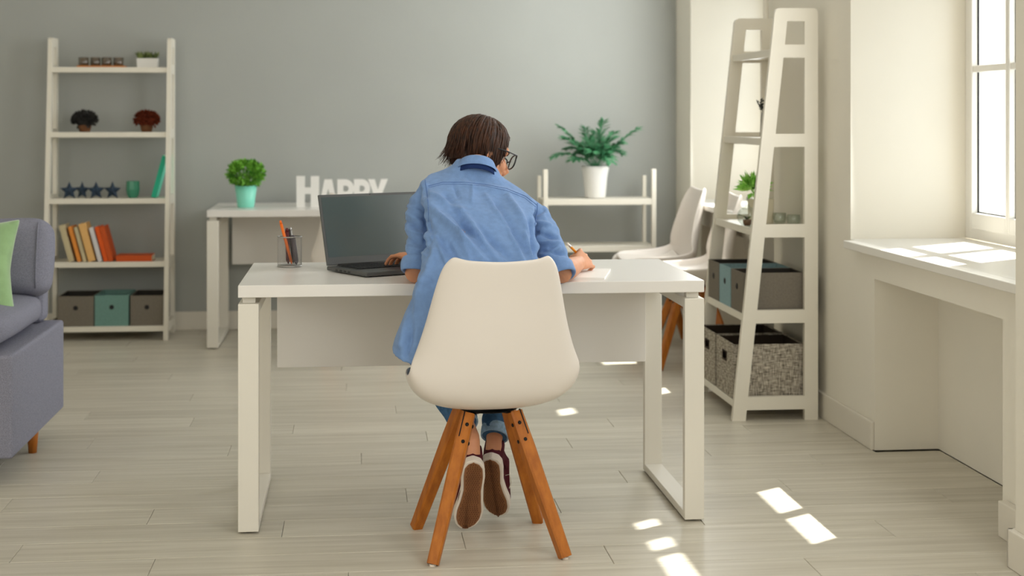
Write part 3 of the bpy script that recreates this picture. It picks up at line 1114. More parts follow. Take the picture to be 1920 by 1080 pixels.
for px, Y, lab in ((1462, 6.42, 'small clear glass tealight cup close to the ivory planter'), (1488, 6.30, 'small clear glass tealight cup by the upright post of the tall shelf')):
    p = at(px, 400, Y)
    o = obj('tealight_cup', MB().lathe([(0.018, 0), (0.026, 0.008), (0.03, 0.03), (0.027, 0.05), (0.025, 0.05), (0.028, 0.03), (0.022, 0.01)], 18, capt=True), M['glass'], smooth=True)
    o.location = (p.x, Y, Z3)
    tag(o, lab, 'candle holder', 'clear tealight cups')

p = at(1434, 220, 6.46)
t = thing('vase', 'slim grey vase with a dark dried sprig on the tall ladder shelf', 'vase', (p.x, 6.46, Z4))
obj('vase', MB().lathe([(0.016, 0), (0.021, 0.01), (0.018, 0.08), (0.014, 0.112), (0.011, 0.112), (0.012, 0.09)], 18, capt=True), M['concrete'], t, smooth=True)
b = MB()
for i in range(7):
    a = rng(0, 2 * PI)
    tip = Vector((-0.014 + 0.022 * math.cos(a), 0.022 * math.sin(a), 0.155 + rng(-0.015, 0.03)))
    b.tube([(0, 0, 0.10), tip], 0.0013, 5)
    for k in range(9):
        q = Vector((0, 0, 0.10)).lerp(tip, 0.35 + 0.07 * k)
        leaf_into(b, q, Vector((rng(-1, 1), rng(-1, 1), 0.6)), Vector((rng(-1, 1), rng(-1, 1), 0.2)), 0.016, 0.009)
obj('sprig', b, M['lavender'], t)['kind'] = 'stuff'

# ------------------------------------------------------------------ far desk: mint pot plant and word sign; palm on the low shelf
p = at(461, 390, 8.57)
t = thing('potted_plant', 'round leafy green plant in a mint pot on the far desk', 'plant', (p.x, 8.57, 0.75))
obj('pot', MB().lathe([(0.043, 0), (0.046, 0.004), (0.062, 0.122), (0.058, 0.122), (0.054, 0.10)], 28, capt=True), M['mint'], t, smooth=True)
obj('soil', MB().lathe([(0.0545, 0.104), (0.0545, 0.110)], 20, capt=True), M['soil'], t)
b = MB()
for i in range(46):
    v = Vector((rng(-1, 1), rng(-1, 1), rng(0.0, 1))).normalized()
    b.tube([(0, 0, 0.108), (v.x * 0.05, v.y * 0.05, 0.15 + v.z * 0.03), (v.x * 0.10, v.y * 0.10, 0.185 + v.z * 0.065)], 0.0016, 5)
obj('stems', b, M['leaf'], t)['kind'] = 'stuff'
b = MB()
for i in range(820):
    v = Vector((rng(-1, 1), rng(-1, 1), rng(-0.75, 1))).normalized()
    r = rng(0.72, 1.0)
    q = Vector((v.x * 0.098 * r, v.y * 0.098 * r, 0.188 + v.z * 0.070 * r))
    leaf_into(b, q, v + Vector((rng(-.7, .7), rng(-.7, .7), rng(-.3, .8))), Vector((rng(-1, 1), rng(-1, 1), rng(-1, 1))), rng(0.022, 0.036), 0.018)
obj('foliage', b, M['leaf'], t)['kind'] = 'stuff'

YL = 8.61
t = thing('word_sign', 'thick white letters spelling HAPPY on the far desk', 'sign', (at(640, 390, YL).x, YL, 0.75))
X0 = t.location.x


def lx(px):
    return at(px, 350, YL).x - X0


def letter(ch, pa, pb, h):
    a, c = lx(pa), lx(pb)
    w = c - a
    if ch == 'H':
        s, f = w * 0.37, h * 0.11
        m0, m1 = h * 0.42, h * 0.63
        out = [[(0, 0), (s, 0), (s, m0), (w - s, m0), (w - s, 0), (w, 0), (w, h), (w - s, h), (w - s, m1), (s, m1), (s, h), (0, h)]]
    elif ch == 'A':
        k = w * 0.30
        out = [[(0, 0), (k, 0), (k + w * 0.035, h * 0.2), (w - k - w * 0.035, h * 0.2), (w - k, 0), (w, 0), (w * 0.70, h), (w * 0.30, h)],
               [(k + w * 0.08, h * 0.36), (w - k - w * 0.08, h * 0.36), (w * 0.5, h * 0.66)]]
    elif ch == 'P':
        s = w * 0.36
        arc = [(w - h * 0.32 + h * 0.32 * math.cos(q), h * 0.66 + h * 0.34 * math.sin(q)) for q in [-PI / 2 + PI * k / 10 for k in range(11)]]
        inn = [(w - h * 0.30 + h * 0.10 * math.cos(q), h * 0.66 + h * 0.11 * math.sin(q)) for q in [-PI / 2 + PI * k / 8 for k in range(9)]]
        out = [[(0, 0), (s, 0), (s, h * 0.32)] + arc + [(0, h)], [(s, h * 0.55)] + inn + [(s, h * 0.77)]]
    else:
        out = [[(w * 0.32, 0), (w * 0.66, 0), (w * 0.66, h * 0.38), (w, h), (w * 0.66, h), (w * 0.5, h * 0.62), (w * 0.34, h), (0, h), (w * 0.32, h * 0.38)]]
    me = outline_mesh('letter', [[(x + a, y) for x, y in o] for o in out], 0.045)
    link('letter', me, M['letters'], t, bevel=0.0015)


letter('H', 556, 598.5, 0.172)
for ch, pa, pb in (('A', 598, 633), ('P', 632.5, 664), ('P', 663.5, 694), ('Y', 690, 727)):
    letter(ch, pa, pb, 0.153)

p = at(1116, 365, 8.81)
t = thing('potted_palm', 'green parlour palm in a white pot on the low shelf', 'plant', (p.x, 8.81, 0.7803))
obj('pot', MB().lathe([(0.058, 0), (0.061, 0.004), (0.072, 0.13), (0.080, 0.172), (0.080, 0.186), (0.075, 0.186), (0.070, 0.16)], 32, capt=True), M['white_pot'], t, smooth=True)
obj('soil', MB().lathe([(0.0705, 0.164), (0.0705, 0.170)], 20, capt=True), M['soil'], t)


def frond(tip, rise, nl=17, ll=0.062):
    """arching stem with paired leaflets"""
    tip = Vector(tip)
    base = Vector((tip.x * 0.08, tip.y * 0.08, 0.168))
    mid = (base + tip) / 2 + Vector((0, 0, rise))
    b = MB()
    pts = [(base * (1 - s) ** 2 + mid * 2 * s * (1 - s) + tip * s * s) for s in [k / 10 for k in range(11)]]
    b.tube(pts, [0.0028 - 0.0018 * k / 10 for k in range(11)], 5)
    for k in range(nl):
        s = 0.30 + 0.70 * k / nl
        q = base * (1 - s) ** 2 + mid * 2 * s * (1 - s) + tip * s * s
        d = ((mid - base) * (1 - s) + (tip - mid) * s).normalized()
        side = d.cross(Vector((0, 0, 1)))
        if side.length < 0.05:
            side = Vector((1, 0, 0))
        side.normalize()
        L = ll * (0.55 + 0.9 * math.sin(PI * (0.15 + 0.8 * k / nl)) * 0.8)
        for sg in (-1, 1):
            leaf_into(b, q, d * 0.75 + side * sg * 0.8 + Vector((0, 0, rng(-0.3, 0.25))), Vector((rng(-.4, .4), -0.5, 1)), L, 0.016, 0.3)
    return b


def prel(px, py, dy):
    q = at(px, py, 8.81 + dy)
    return (q.x - p.x, dy, q.z - 0.7803)


for tip, rise in ((prel(1033, 296, -0.05), 0.10), (prel(1045, 236, 0.02), 0.07), (prel(1056, 258, -0.10), 0.08), (prel(1072, 302, -0.12), 0.07),
                  (prel(1132, 226, 0.04), 0.05), (prel(1098, 240, -0.06), 0.04), (prel(1198, 240, 0.05), 0.05), (prel(1168, 268, -0.10), 0.07),
                  (prel(1166, 288, 0.05), 0.09), (prel(1146, 306, -0.13), 0.10), (prel(1120, 262, -0.13), 0.06), (prel(1085, 268, 0.10), 0.06),
                  (prel(1152, 248, 0.10), 0.05), (prel(1110, 285, -0.16), 0.08), (prel(1062, 280, 0.08), 0.09), (prel(1128, 275, -0.12), 0.07),
                  (prel(1104, 262, 0.05), 0.03), (prel(1118, 248, 0.09), 0.03), (prel(1140, 262, 0.0), 0.04), (prel(1095, 280, -0.09), 0.05),
                  (prel(1136, 286, -0.10), 0.06), (prel(1150, 276, 0.09), 0.05), (prel(1080, 290, 0.03), 0.07)):
    obj('frond', frond(tip, rise), M['palm'], t)

# ------------------------------------------------------------------ sofa and pillow
t = thing('sofa', 'slate grey upholstered sofa with loose cushions at the left', 'sofa', (-2.0, 5.70, 0))
SX, SY = -2.0, 5.70
obj('base', MB().span((-1.2, 5.247 - SY, 0.105), (-1.145 - SX, 6.15 - SY, 0.455)), M['sofa'], t, bevel=0.012, seg=3)
obj('backrest', MB().span((-1.2, 6.02 - SY, 0.456), (-1.20 - SX, 6.145 - SY, 0.70)), M['sofa'], t, bevel=0.03, seg=3)


def cushion(w, d, h, r=0.05, crown=0.02, nx=26, ny=14, nz=6):
    """stuffed box: rounded edges, crowned top and bottom, slightly uneven"""
    b = MB()
    hx, hy, hz = w / 2, d / 2, h / 2

    def shape(x, y, z):
        q = Vector((max(-hx + r, min(hx - r, x)), max(-hy + r, min(hy - r, y)), max(-hz + r, min(hz - r, z))))
        dlt = Vector((x, y, z)) - q
        p = q + dlt.normalized() * r if dlt.length > 1e-6 else Vector((x, y, z))
        k = (1 - (x / hx) ** 2) * (1 - (y / hy) ** 2)
        p.z += crown * k * (1 if z > 0 else -1) * abs(z) / hz
        p.x += 0.012 * (1 - (y / hy) ** 2) * (1 - (z / hz) ** 2) * x / hx
        nse = 0.006 * noise.noise(Vector((x * 7, y * 7, z * 9 + w)))
        return p + Vector((nse, 0.6 * nse, nse))
    for ax, n1, n2 in (('z', nx, ny), ('y', nx, nz), ('x', ny, nz)):
        for sg in (-1, 1):
            vs = []
            for i in range(n1 + 1):
                for j in range(n2 + 1):
                    u, v = -1 + 2 * i / n1, -1 + 2 * j / n2
                    p = {'z': (u * hx, v * hy, sg * hz), 'y': (u * hx, sg * hy, v * hz), 'x': (sg * hx, u * hy, v * hz)}[ax]
                    vs.append(shape(*p))
            m = n2 + 1
            b.add(vs, [[i * m + j, (i + 1) * m + j, (i + 1) * m + j + 1, i * m + j + 1] for i in range(n1) for j in range(n2)])
    return b


def weld(me, d=0.0015):
    bm = bmesh.new()
    bm.from_mesh(me)
    bmesh.ops.remove_doubles(bm, verts=bm.verts, dist=d)
    bmesh.ops.recalc_face_normals(bm, faces=bm.faces)
    bm.to_mesh(me)
    bm.free()
    return me


sc = cushion(1.86, 0.76, 0.120, 0.05, 0.016)
sc.xform(Matrix.Translation((-1.195 + 2.0 - 0.93, 5.635 - SY, 0.522)))
co = link('seat_cushion', weld(sc.mesh('seat_cushion')), M['sofa'], t, smooth=True, subsurf=1)
bc = cushion(1.10, 0.30, 0.175, 0.06, 0.02)
bc.xform(Matrix.Translation((-1.165 + 2.0 - 0.55, 6.00 - SY, 0.715)) @ Matrix.Rotation(math.radians(78), 4, 'X'))
bo = link('back_cushion', weld(bc.mesh('back_cushion')), M['sofa'], t, smooth=True, subsurf=1)
pm = Matrix.Translation((-1.165 + 2.0 - 0.55, 6.00 - SY, 0.715)) @ Matrix.Rotation(math.radians(78), 4, 'X')
pp = [pm @ Vector((0.512, -0.095 + 0.19 * k / 12, 0.0885 + 0.004 * math.sin(PI * k / 12))) for k in range(13)]
pp = [pm @ Vector((0.510, -0.125, 0.070))] + pp + [pm @ Vector((0.510, 0.125, 0.070))]
obj('piping', MB().tube(pp, 0.0035, 6), M['sofa'], bo, smooth=True)
for x, y in ((-1.20 + 2.0, 5.83 - SY), (-1.1, 5.33 - SY), (-1.1, 6.05 - SY)):
    obj('leg', MB().lathe([(0.015, 0), (0.024, 0.106)], 18, (x, y, 0), capt=True), M['beech'], t, smooth=True)

pw = MB()
top, bot, n = [], [], 16
for i in range(n + 1):
    for j in range(n + 1):
        u, v = -1 + 2 * i / n, -1 + 2 * j / n
        k = ((1 - u * u) * (1 - v * v)) ** 0.42
        pin = 1 - 0.10 * (1 - abs(u * v)) * max(abs(u), abs(v)) ** 3 + 0.10 * abs(u * v) ** 3
        x, y = u * 0.19 * pin, v * 0.19 * pin
        wr = 0.010 * noise.noise(Vector((x * 14, y * 14, 3.1))) * k
        top.append(Vector((x, y, 0.065 * k + wr)))
        bot.append(Vector((x, y, -0.065 * k)))
fs = []
for i in range(n):
    for j in range(n):
        q = [i * (n + 1) + j, (i + 1) * (n + 1) + j, (i + 1) * (n + 1) + j + 1, i * (n + 1) + j + 1]
        fs += [q, [len(top) + a for a in q[::-1]]]
pw.add(top + bot, fs)
po = tag(link('pillow', weld(pw.mesh('pillow')), M['green_pillow'], smooth=True, subsurf=1), 'pale green velvet pillow leaning on the grey sofa back', 'pillow')
pc = at(38, 411, 5.77)
PMX = Matrix.Rotation(math.radians(10), 4, 'Z') @ Matrix.Rotation(math.radians(70), 4, 'X') @ Matrix.Rotation(math.radians(-1), 4, 'Z')
po.rotation_euler = PMX.to_euler()
po.location = pc - (PMX @ Vector((0.195, 0.195, 0)))

# ------------------------------------------------------------------ things on the near desk
DZ = 0.75
t = thing('pen_cup', 'grey wire mesh pen cup at the left end of the near desk', 'cup', (-0.2195, 5.19, DZ))
cm = MB()
r0, hc, nr, nz = 0.0405, 0.098, 52, 26
cyl = MB().lathe([(r0, 0.004 + hc * k / nz) for k in range(nz + 1)], nr, capb=False)
o = obj('mesh_wall', cyl, M['wire'], t)
md = o.modifiers.new('wires', 'WIREFRAME')
md.thickness = 0.00065
md.use_even_offset = False
obj('rim', MB().tube([(r0 * math.cos(2 * PI * k / 32), r0 * math.sin(2 * PI * k / 32), 0.102) for k in range(33)], 0.0022, 6, cap=False), M['wire'], t, smooth=True)
obj('base', MB().lathe([(0.0405, 0.0), (0.042, 0.003), (0.0405, 0.006)], 32, capt=True), M['wire'], t, smooth=True)


def stick(name, label, cat, a, b, r, m, group=None, tipm=None, n=10):
    a, b = Vector(a), Vector(b)
    d = (b - a).normalized()
    t = thing(name, label, cat, a, 0, group)
    L = (b - a).length
    fr = basis(d.orthogonal().normalized(), d.cross(d.orthogonal()).normalized(), d)
    obj('barrel', MB().lathe([(r, 0.012), (r, L - 0.012)], n, capt=True).xform(fr), m, t, smooth=n > 8)
    obj('end', MB().lathe([(r * 0.9, L - 0.012), (r * 0.85, L - 0.004), (r * 0.5, L)], n, capt=True).xform(fr), tipm or m, t, smooth=n > 8)
    obj('point', MB().lathe([(r * 0.15, 0), (r * 0.95, 0.012)], n, capt=True).xform(fr), tipm or m, t, smooth=n > 8)
    return t


cb = Vector((-0.2195, 5.19, DZ + 0.0075))
stick('pen', 'orange pen standing tallest in the wire cup', 'pen', cb + Vector((0.008, 0.0, 0)), cb + Vector((-0.031, -0.012, 0.150)), 0.0050, M['orange'], 'pens in the wire cup')
stick('pen', 'dark red marker standing in the wire cup', 'pen', cb + Vector((-0.005, 0.018, 0)), cb + Vector((-0.010, 0.022, 0.122)), 0.0075, M['darkred'], 'pens in the wire cup')
stick('pen', 'silver pen leaning in the wire cup', 'pen', cb + Vector((0.018, 0.006, 0)), cb + Vector((0.002, 0.024, 0.124)), 0.0038, M['silver'], 'pens in the wire cup')
stick('pen', 'thick dark violet marker low in the wire cup', 'pen', cb + Vector((0.024, -0.012, 0)), cb + Vector((0.010, 0.010, 0.098)), 0.0085, M['violet'], 'pens in the wire cup')
stick('pen', 'black pen behind the red marker in the wire cup', 'pen', cb + Vector((0.012, 0.022, 0)), cb + Vector((-0.002, 0.034, 0.118)), 0.0045, M['black'], 'pens in the wire cup')

# laptop: local x along the front edge, y towards the hinge
t = thing('laptop', 'open dark grey laptop with a blank screen on the near desk', 'laptop', (0.036, 4.803, DZ), math.radians(30))
LW, LD, LT = 0.392, 0.256, 0.017
obj('base', MB().span((0, 0, 0.003), (LW, LD, LT)), M['laptop'], t, bevel=0.004, seg=3)
bs = t.children[0]
obj('keyboard_deck', MB().span((0.02, 0.097, LT), (LW - 0.02, 0.231, LT + 0.0006)), M['laptop_key'], bs)
kb = MB()
for r in range(6):
    for c in range(16):
        kb.box((0.044 + c * 0.0202, 0.109 + r * 0.0208, LT + 0.0016), (0.0165, 0.0165 if r < 5 else 0.011, 0.002))
obj('keys', kb, M['laptop_key'], bs)['kind'] = 'stuff'
obj('touchpad', MB().span((0.125, 0.012, LT), (0.235, 0.082, LT + 0.0005)), M['violet'], bs)
for i in range(4):
    obj('port', MB().span((-0.0006, 0.10 + i * 0.027, 0.006), (0.002, 0.115 + i * 0.027, 0.012)), M['black'], bs)
for x, y in ((0.03, 0.03), (LW - 0.03, 0.03), (0.03, LD - 0.03), (LW - 0.03, LD - 0.03)):
    obj('rubber_foot', MB().lathe([(0.008, 0), (0.008, 0.0032)], 10, (x, y, 0), capt=True), M['black'], bs)
tilt = Matrix.Translation((0, LD - 0.006, LT + 0.002)) @ Matrix.Rotation(math.radians(-15), 4, 'X')
lid = obj('lid', MB().span((0, 0.0, 0), (LW, 0.008, 0.238)).xform(tilt), M['laptop'], t, bevel=0.002)
obj('screen', MB().span((0.008, -0.0006, 0.026), (LW - 0.008, 0.001, 0.229)).xform(tilt), M['screen'], lid)
obj('webcam', MB().lathe([(0.002, 0), (0.002, 0.001)], 10, capt=True).xform(tilt @ basis((1, 0, 0), (0, 0, 1), (0, -1, 0), (LW / 2, 0.0, 0.234))), M['black'], lid)
obj('hinge', MB().tube([(0.04, LD - 0.004, LT + 0.001), (LW - 0.04, LD - 0.004, LT + 0.001)], 0.0045, 10), M['laptop_key'], t, smooth=True)

t = thing('notebook', 'open white notebook under the writing hand', 'notebook', (0.5665, 4.722, DZ), math.radians(-13.5))
obj('page_block', MB().span((0, 0, 0.0), (0.215, 0.285, 0.0055)), M['paper'], t)
obj('page', MB().span((0.002, 0.002, 0.0056), (0.2145, 0.284, 0.0062)), M['paper'], t)

# ------------------------------------------------------------------ the woman writing at the near desk
BASE = Vector((0.392, 4.46, 0.0))
TB = Matrix.Translation(-BASE)


def plink(name, me, m, parent, **k):
    """mesh given in room coordinates, kept under the person whose origin is BASE"""
    me.transform(TB)
    return link(name, me, m, parent, **k)


# head frame: face turned to the right and down
HC = at(903, 283, 4.86)
hf = Vector((0.88, 0.34, -0.40)).normalized()
hu = Vector((0.30, 0.30, 0.9))
hu = (hu - hf * hu.dot(hf)).normalized()
hr = hf.cross(hu).normalized()
HM = basis(hr, hf, hu, HC)                     # local: x right, y face, z crown


def hd(x, y, z):
    return HM @ Vector((x, y, z))


def palm_rings(w, h, a, n, L, w0, w1, t0, t1):
    rings = []
    for s in (0.0, 0.25, 0.5, 0.75, 0.95, 1.06):
        c = w + h * L * s
        ww = (w0 + (w1 - w0) * min(1, s * 1.5)) * (0.8 if s > 1 else 1)
        tt = (t0 + (t1 - t0) * s) * (0.6 if s > 1 else 1)
        rings.append([c + a * (ww * math.cos(q)) + n * (tt * math.sin(q)) for q in [2 * PI * k / 14 for k in range(14)]])
    return rings


def hand(b, w, h, n, a, bends, thumb_bends, spread=0.06, scale=1.0, thumb_dir=(0.55, -0.65, 0.45)):
    """w wrist, h towards the knuckles, n palm side, a towards the little finger"""
    h, n, a = h.normalized(), n.normalized(), a.normalized()
    L = 0.071 * scale
    b.loft(palm_rings(w - h * 0.012, h, a, n, L + 0.012, 0.023 * scale, 0.037 * scale, 0.018 * scale, 0.0125 * scale))
    tips = []
    lens = ((0.042, 0.025, 0.020), (0.046, 0.029, 0.021), (0.042, 0.027, 0.020), (0.033, 0.020, 0.018))
    for i in range(4):
        off = (-0.0295 + 0.0197 * i) * scale
        k = w + h * (L - (0.004, 0.0, 0.003, 0.010)[i]) + a * off
        r = (0.0084, 0.0086, 0.0081, 0.0071)[i] * scale
        ang = 0.0
        sp = (i - 1.5) * spread
        hh = (h * math.cos(sp) + a * math.sin(sp)).normalized()
        pts, rad = [k - hh * 0.03, k], [r * 0.95, r * 1.08]
        p = k
        for j in range(3):
            ang += bends[i][j]
            d = hh * math.cos(ang) + n * math.sin(ang)
            m_ = p + d * lens[i][j] * scale * 0.5
            p = p + d * lens[i][j] * scale
            pts += [m_, p]
            rad += [r * (1.0 - 0.07 * j) * 0.95, r * (1.02 - 0.09 * j)]
        b.tube(pts, rad, 10, roundcap=True)
        tips.append((p, d, r))
    td = h * thumb_dir[0] + a * thumb_dir[1] + n * thumb_dir[2]
    td.normalize()
    base = w + h * 0.020 * scale - a * 0.018 * scale + n * 0.004
    p1 = base + td * 0.040 * scale
    td2 = (td + (h * 0.7 + a * 0.3) * thumb_bends[0]).normalized()
    p2 = p1 + td2 * 0.032 * scale
    td3 = (td2 + (h * 0.6 + a * 0.55) * thumb_bends[1]).normalized()
    p3 = p2 + td3 * 0.026 * scale
    b.tube([base, base.lerp(p1, 0.5), p1, p2, p3], [0.014 * scale, 0.0135 * scale, 0.0108 * scale, 0.0098 * scale, 0.0078 * scale], 10, roundcap=True)
    tips.append((p3, td3, 0.008))
    return tips


# cross-sections of the shirt's trunk; the body inside follows them
rings_px = [(733, 660, 1020, 672, 4.420, 0.118), (750, 615, 1019, 618, 4.425, 0.120), (770, 560, 1018, 564, 4.432, 0.118), (788, 508, 1015, 513, 4.452, 0.115),
            (796, 460, 1010, 468, 4.492, 0.115), (795, 424, 1006, 436, 4.538, 0.114), (793, 394, 1003, 410, 4.585, 0.110), (790, 364, 1005, 391, 4.630, 0.100),
            (788, 344, 1003, 376, 4.672, 0.084), (800, 329, 990, 362, 4.708, 0.066), (828, 319, 962, 345, 4.738, 0.052), (848, 312, 940, 329, 4.750, 0.048), (858, 300, 934, 317, 4.759, 0.048)]
rings = []
for lx_, ly_, rx_, ry_, Y, hdp in rings_px:
    Lp, Rp = at(lx_, ly_, Y), at(rx_, ry_, Y)
    c, ax = (Lp + Rp) / 2, (Rp - Lp) / 2
    ring = []
    for k in range(40):
        q = 2 * PI * k / 40
        cx, sy = math.cos(q), math.sin(q)
        e = 2 / 2.35
        ring.append(c + ax * math.copysign(abs(cx) ** e, cx) + Vector((0, 1, 0.25)) * (hdp * math.copysign(abs(sy) ** e, sy)))
    rings.append(ring)
TRUNK = rings
body = MB()
# trunk and neck (inside the shirt)
NB = Vector((0.408, 4.755, 1.055))
def ctr(r):
    return sum(r, Vector()) / len(r)


inner = [[ctr(r) + (v - ctr(r)) * k for v in r] for r, k in zip(TRUNK[1:], (0.72, 0.72, 0.70, 0.68, 0.66, 0.64, 0.62, 0.60, 0.56, 0.52, 0.50))]
body.loft([[Vector((0.392, 4.45, 0.50)) + (v - ctr(TRUNK[0])) * 0.72 for v in TRUNK[0]]] + inner)
NB = ctr(TRUNK[-1]) + Vector((0, 0.016, 0))
body.tube([NB - Vector((0, 0.02, 0.03)), NB, hd(0, -0.022, -0.055), hd(0, -0.02, -0.01)], [0.028, 0.034, 0.038, 0.043], 16)
# head: cranium, face, jaw, chin, brow, nose, cheeks, ears
for c, r in (((0, -0.012, 0.022), (0.072, 0.090, 0.084)), ((0, 0.026, -0.042), (0.057, 0.062, 0.066)), ((0, 0.052, -0.088), (0.030, 0.032, 0.026)),
             ((0, 0.073, -0.098), (0.018, 0.017, 0.016)), ((0, 0.062, 0.022), (0.050, 0.024, 0.022)), ((0.031, 0.060, -0.035), (0.024, 0.022, 0.022)),
             ((-0.031, 0.060, -0.035), (0.024, 0.022, 0.022)), ((0, 0.078, -0.062), (0.024, 0.016, 0.018)),
             ((0.073, -0.008, -0.012), (0.008, 0.017, 0.029)), ((-0.073, -0.008, -0.012), (0.008, 0.017, 0.029))):
    body.ball(hd(*c), r, 20, 14, HM.to_3x3())
body.tube([hd(0, 0.078, 0.006), hd(0, 0.092, -0.012), hd(0, 0.105, -0.032), hd(0, 0.098, -0.040)], [0.008, 0.009, 0.012, 0.009], 10, roundcap=True)
for sx in (-1, 1):
    body.ball(hd(sx * 0.010, 0.090, -0.038), 0.008, 10, 7)
# arms
SL, EL = at(796, 362, 4.70), at(780, 511, 4.605)
SR, ER = at(1002, 388, 4.69), at(1051, 512, 4.545)
WL, WR = Vector((0.192, 4.905, 0.802)), Vector((0.716, 4.822, 0.788))
body.tube([SL, at(787, 430, 4.665), EL - (EL - SL).normalized() * 0.03, EL + Vector((0, 0.012, 0.0)), EL.lerp(WL, 0.35), EL.lerp(WL, 0.7), WL, WL + (WL - EL).normalized() * 0.02],
          [0.020, 0.023, 0.026, 0.034, 0.037, 0.030, 0.0225, 0.0215], 16)
body.tube([SR, at(1026, 448, 4.615), ER - (ER - SR).normalized() * 0.03, ER + Vector((0.004, 0.012, 0.0)), ER.lerp(WR, 0.32), ER.lerp(WR, 0.68), WR, WR + (WR - ER).normalized() * 0.02],
          [0.020, 0.023, 0.026, 0.034, 0.036, 0.030, 0.0225, 0.0215], 16)
# left hand over the keyboard
hl = Vector((-0.42, 0.90, 0.02)).normalized()
nl = Vector((-0.10, -0.06, -1.0))
nl = (nl - hl * nl.dot(hl)).normalized()
al = nl.cross(hl)
if al.x > 0:
    al = -al
hand(body, WL, hl, nl, al, ((0.15, 0.45, 0.35), (0.12, 0.50, 0.35), (0.18, 0.50, 0.35), (0.22, 0.45, 0.3)), (0.5, 0.3), 0.12)
# right hand round the pencil
TIP = Vector((0.782, 4.962, DZ + 0.0072))
END = at(1063, 456, 4.868)
pd = (END - TIP).normalized()
hr_ = Vector((0.50, 0.84, 0.14)).normalized()
nr_ = Vector((-0.66, 0.28, -0.62))
nr_ = (nr_ - hr_ * nr_.dot(hr_)).normalized()
ar = hr_.cross(nr_)
if ar.z > 0:
    ar = -ar
tips = hand(body, WR, hr_, nr_, ar, ((0.35, 0.75, 0.25), (0.36, 0.90, 0.45), (0.32, 1.05, 0.6), (0.28, 1.1, 0.6)), (0.55, 0.5), 0.13, 0.95, (0.75, -0.35, 0.62))
# legs down to the shoes
HIPL, KNL, ANL = Vector((0.305, 4.47, 0.525)), Vector((0.222, 4.86, 0.535)), Vector((0.350, 4.530, 0.292))
HIPR, KNR, ANR = Vector((0.470, 4.47, 0.525)), Vector((0.500, 4.90, 0.535)), Vector((0.428, 4.655, 0.262))
H1, T1 = Vector((0.350, 4.462, 0.238)), Vector((0.333, 4.576, 0.012))
H2, T2 = Vector((0.409, 4.590, 0.216)), Vector((0.446, 4.712, 0.012))
for hip, kn, an, hl_, to in ((HIPL, KNL, ANL, H1, T1), (HIPR, KNR, ANR, H2, T2)):
    body.tube([hip, hip.lerp(kn, 0.5), kn - Vector((0, 0.03, 0)), kn + Vector((0, 0.005, -0.02)), kn.lerp(an, 0.30), kn.lerp(an, 0.65), an],
              [0.072, 0.064, 0.052, 0.048, 0.046, 0.035, 0.025], 16)
    up = (an - hl_)
    fd = (to - hl_).normalized()
    up = (up - fd * up.dot(fd)).normalized()
    body.tube([an, hl_ + up * 0.045 + fd * 0.03, hl_ + up * 0.040 + fd * 0.11, hl_ + up * 0.026 + fd * 0.20], [0.024, 0.027, 0.026, 0.020], 14, roundcap=True)
bm_ = remesh(body, 'person', 0.0027, 5, 0.45)
bm_.transform(TB)
person = link('person', bm_, M['skin'])
person.location = BASE
tag(person, 'woman seen from behind writing at the desk, blue shirt and brown bob', 'person')

# --- shirt: trunk, sleeves
sh = MB()
sh.loft(TRUNK)
SLV_L = [at(806, 352, 4.70), at(791, 380, 4.695), at(787, 420, 4.66), at(786, 455, 4.63), at(784, 488, 4.608), at(781, 502, 4.603)]
SLV_R = [at(984, 390, 4.69), at(1006, 408, 4.68), at(1020, 425, 4.645), at(1029, 455, 4.605), at(1042, 488, 4.565), at(1048, 506, 4.548)]
sh.tube(SLV_L, [0.036, 0.043, 0.042, 0.040, 0.041, 0.041], 20)
sh.tube(SLV_R, [0.038, 0.045, 0.0445, 0.042, 0.042, 0.042], 20)
sme = remesh(sh, 'shirt', 0.0052, 10, 0.5)


def seg_d(p, a, b):
    ab = b - a
    t_ = max(0, min(1, (p - a).dot(ab) / ab.dot(ab)))
    return (p - (a + ab * t_)).length, t_


def f2(px, py, Y=4.5):
    q = at(px, py, Y)
    return Vector((q.x, q.z))


FOLDS = [((806, 386), (905, 486), 0.0075, 0.016), ((870, 400), (925, 480), 0.0060, 0.012), ((800, 420), (850, 480), -0.006, 0.014), ((842, 372), (880, 440), -0.005, 0.012),
         ((1000, 420), (1008, 490), -0.010, 0.013), ((965, 378), (998, 440), 0.006, 0.013), ((940, 390), (985, 470), -0.0045, 0.014), ((812, 470), (790, 560), 0.007, 0.014),
         ((795, 520), (752, 640), 0.007, 0.013), ((775, 560), (760, 655), -0.007, 0.010), ((805, 400), (803, 480), -0.003, 0.010), ((880, 352), (985, 372), 0.003, 0.010),
         ((900, 430), (960, 490), -0.005, 0.012), ((860, 440), (880, 490), 0.005, 0.010), ((1030, 440), (1010, 470), 0.006, 0.010), ((1055, 470), (1018, 488), 0.006, 0.008),
         ((1060, 492), (1025, 505), -0.006, 0.008), ((770, 440), (800, 450), 0.005, 0.008), ((768, 455), (800, 466), -0.005, 0.007), ((770, 410), (796, 424), 0.005, 0.009)]
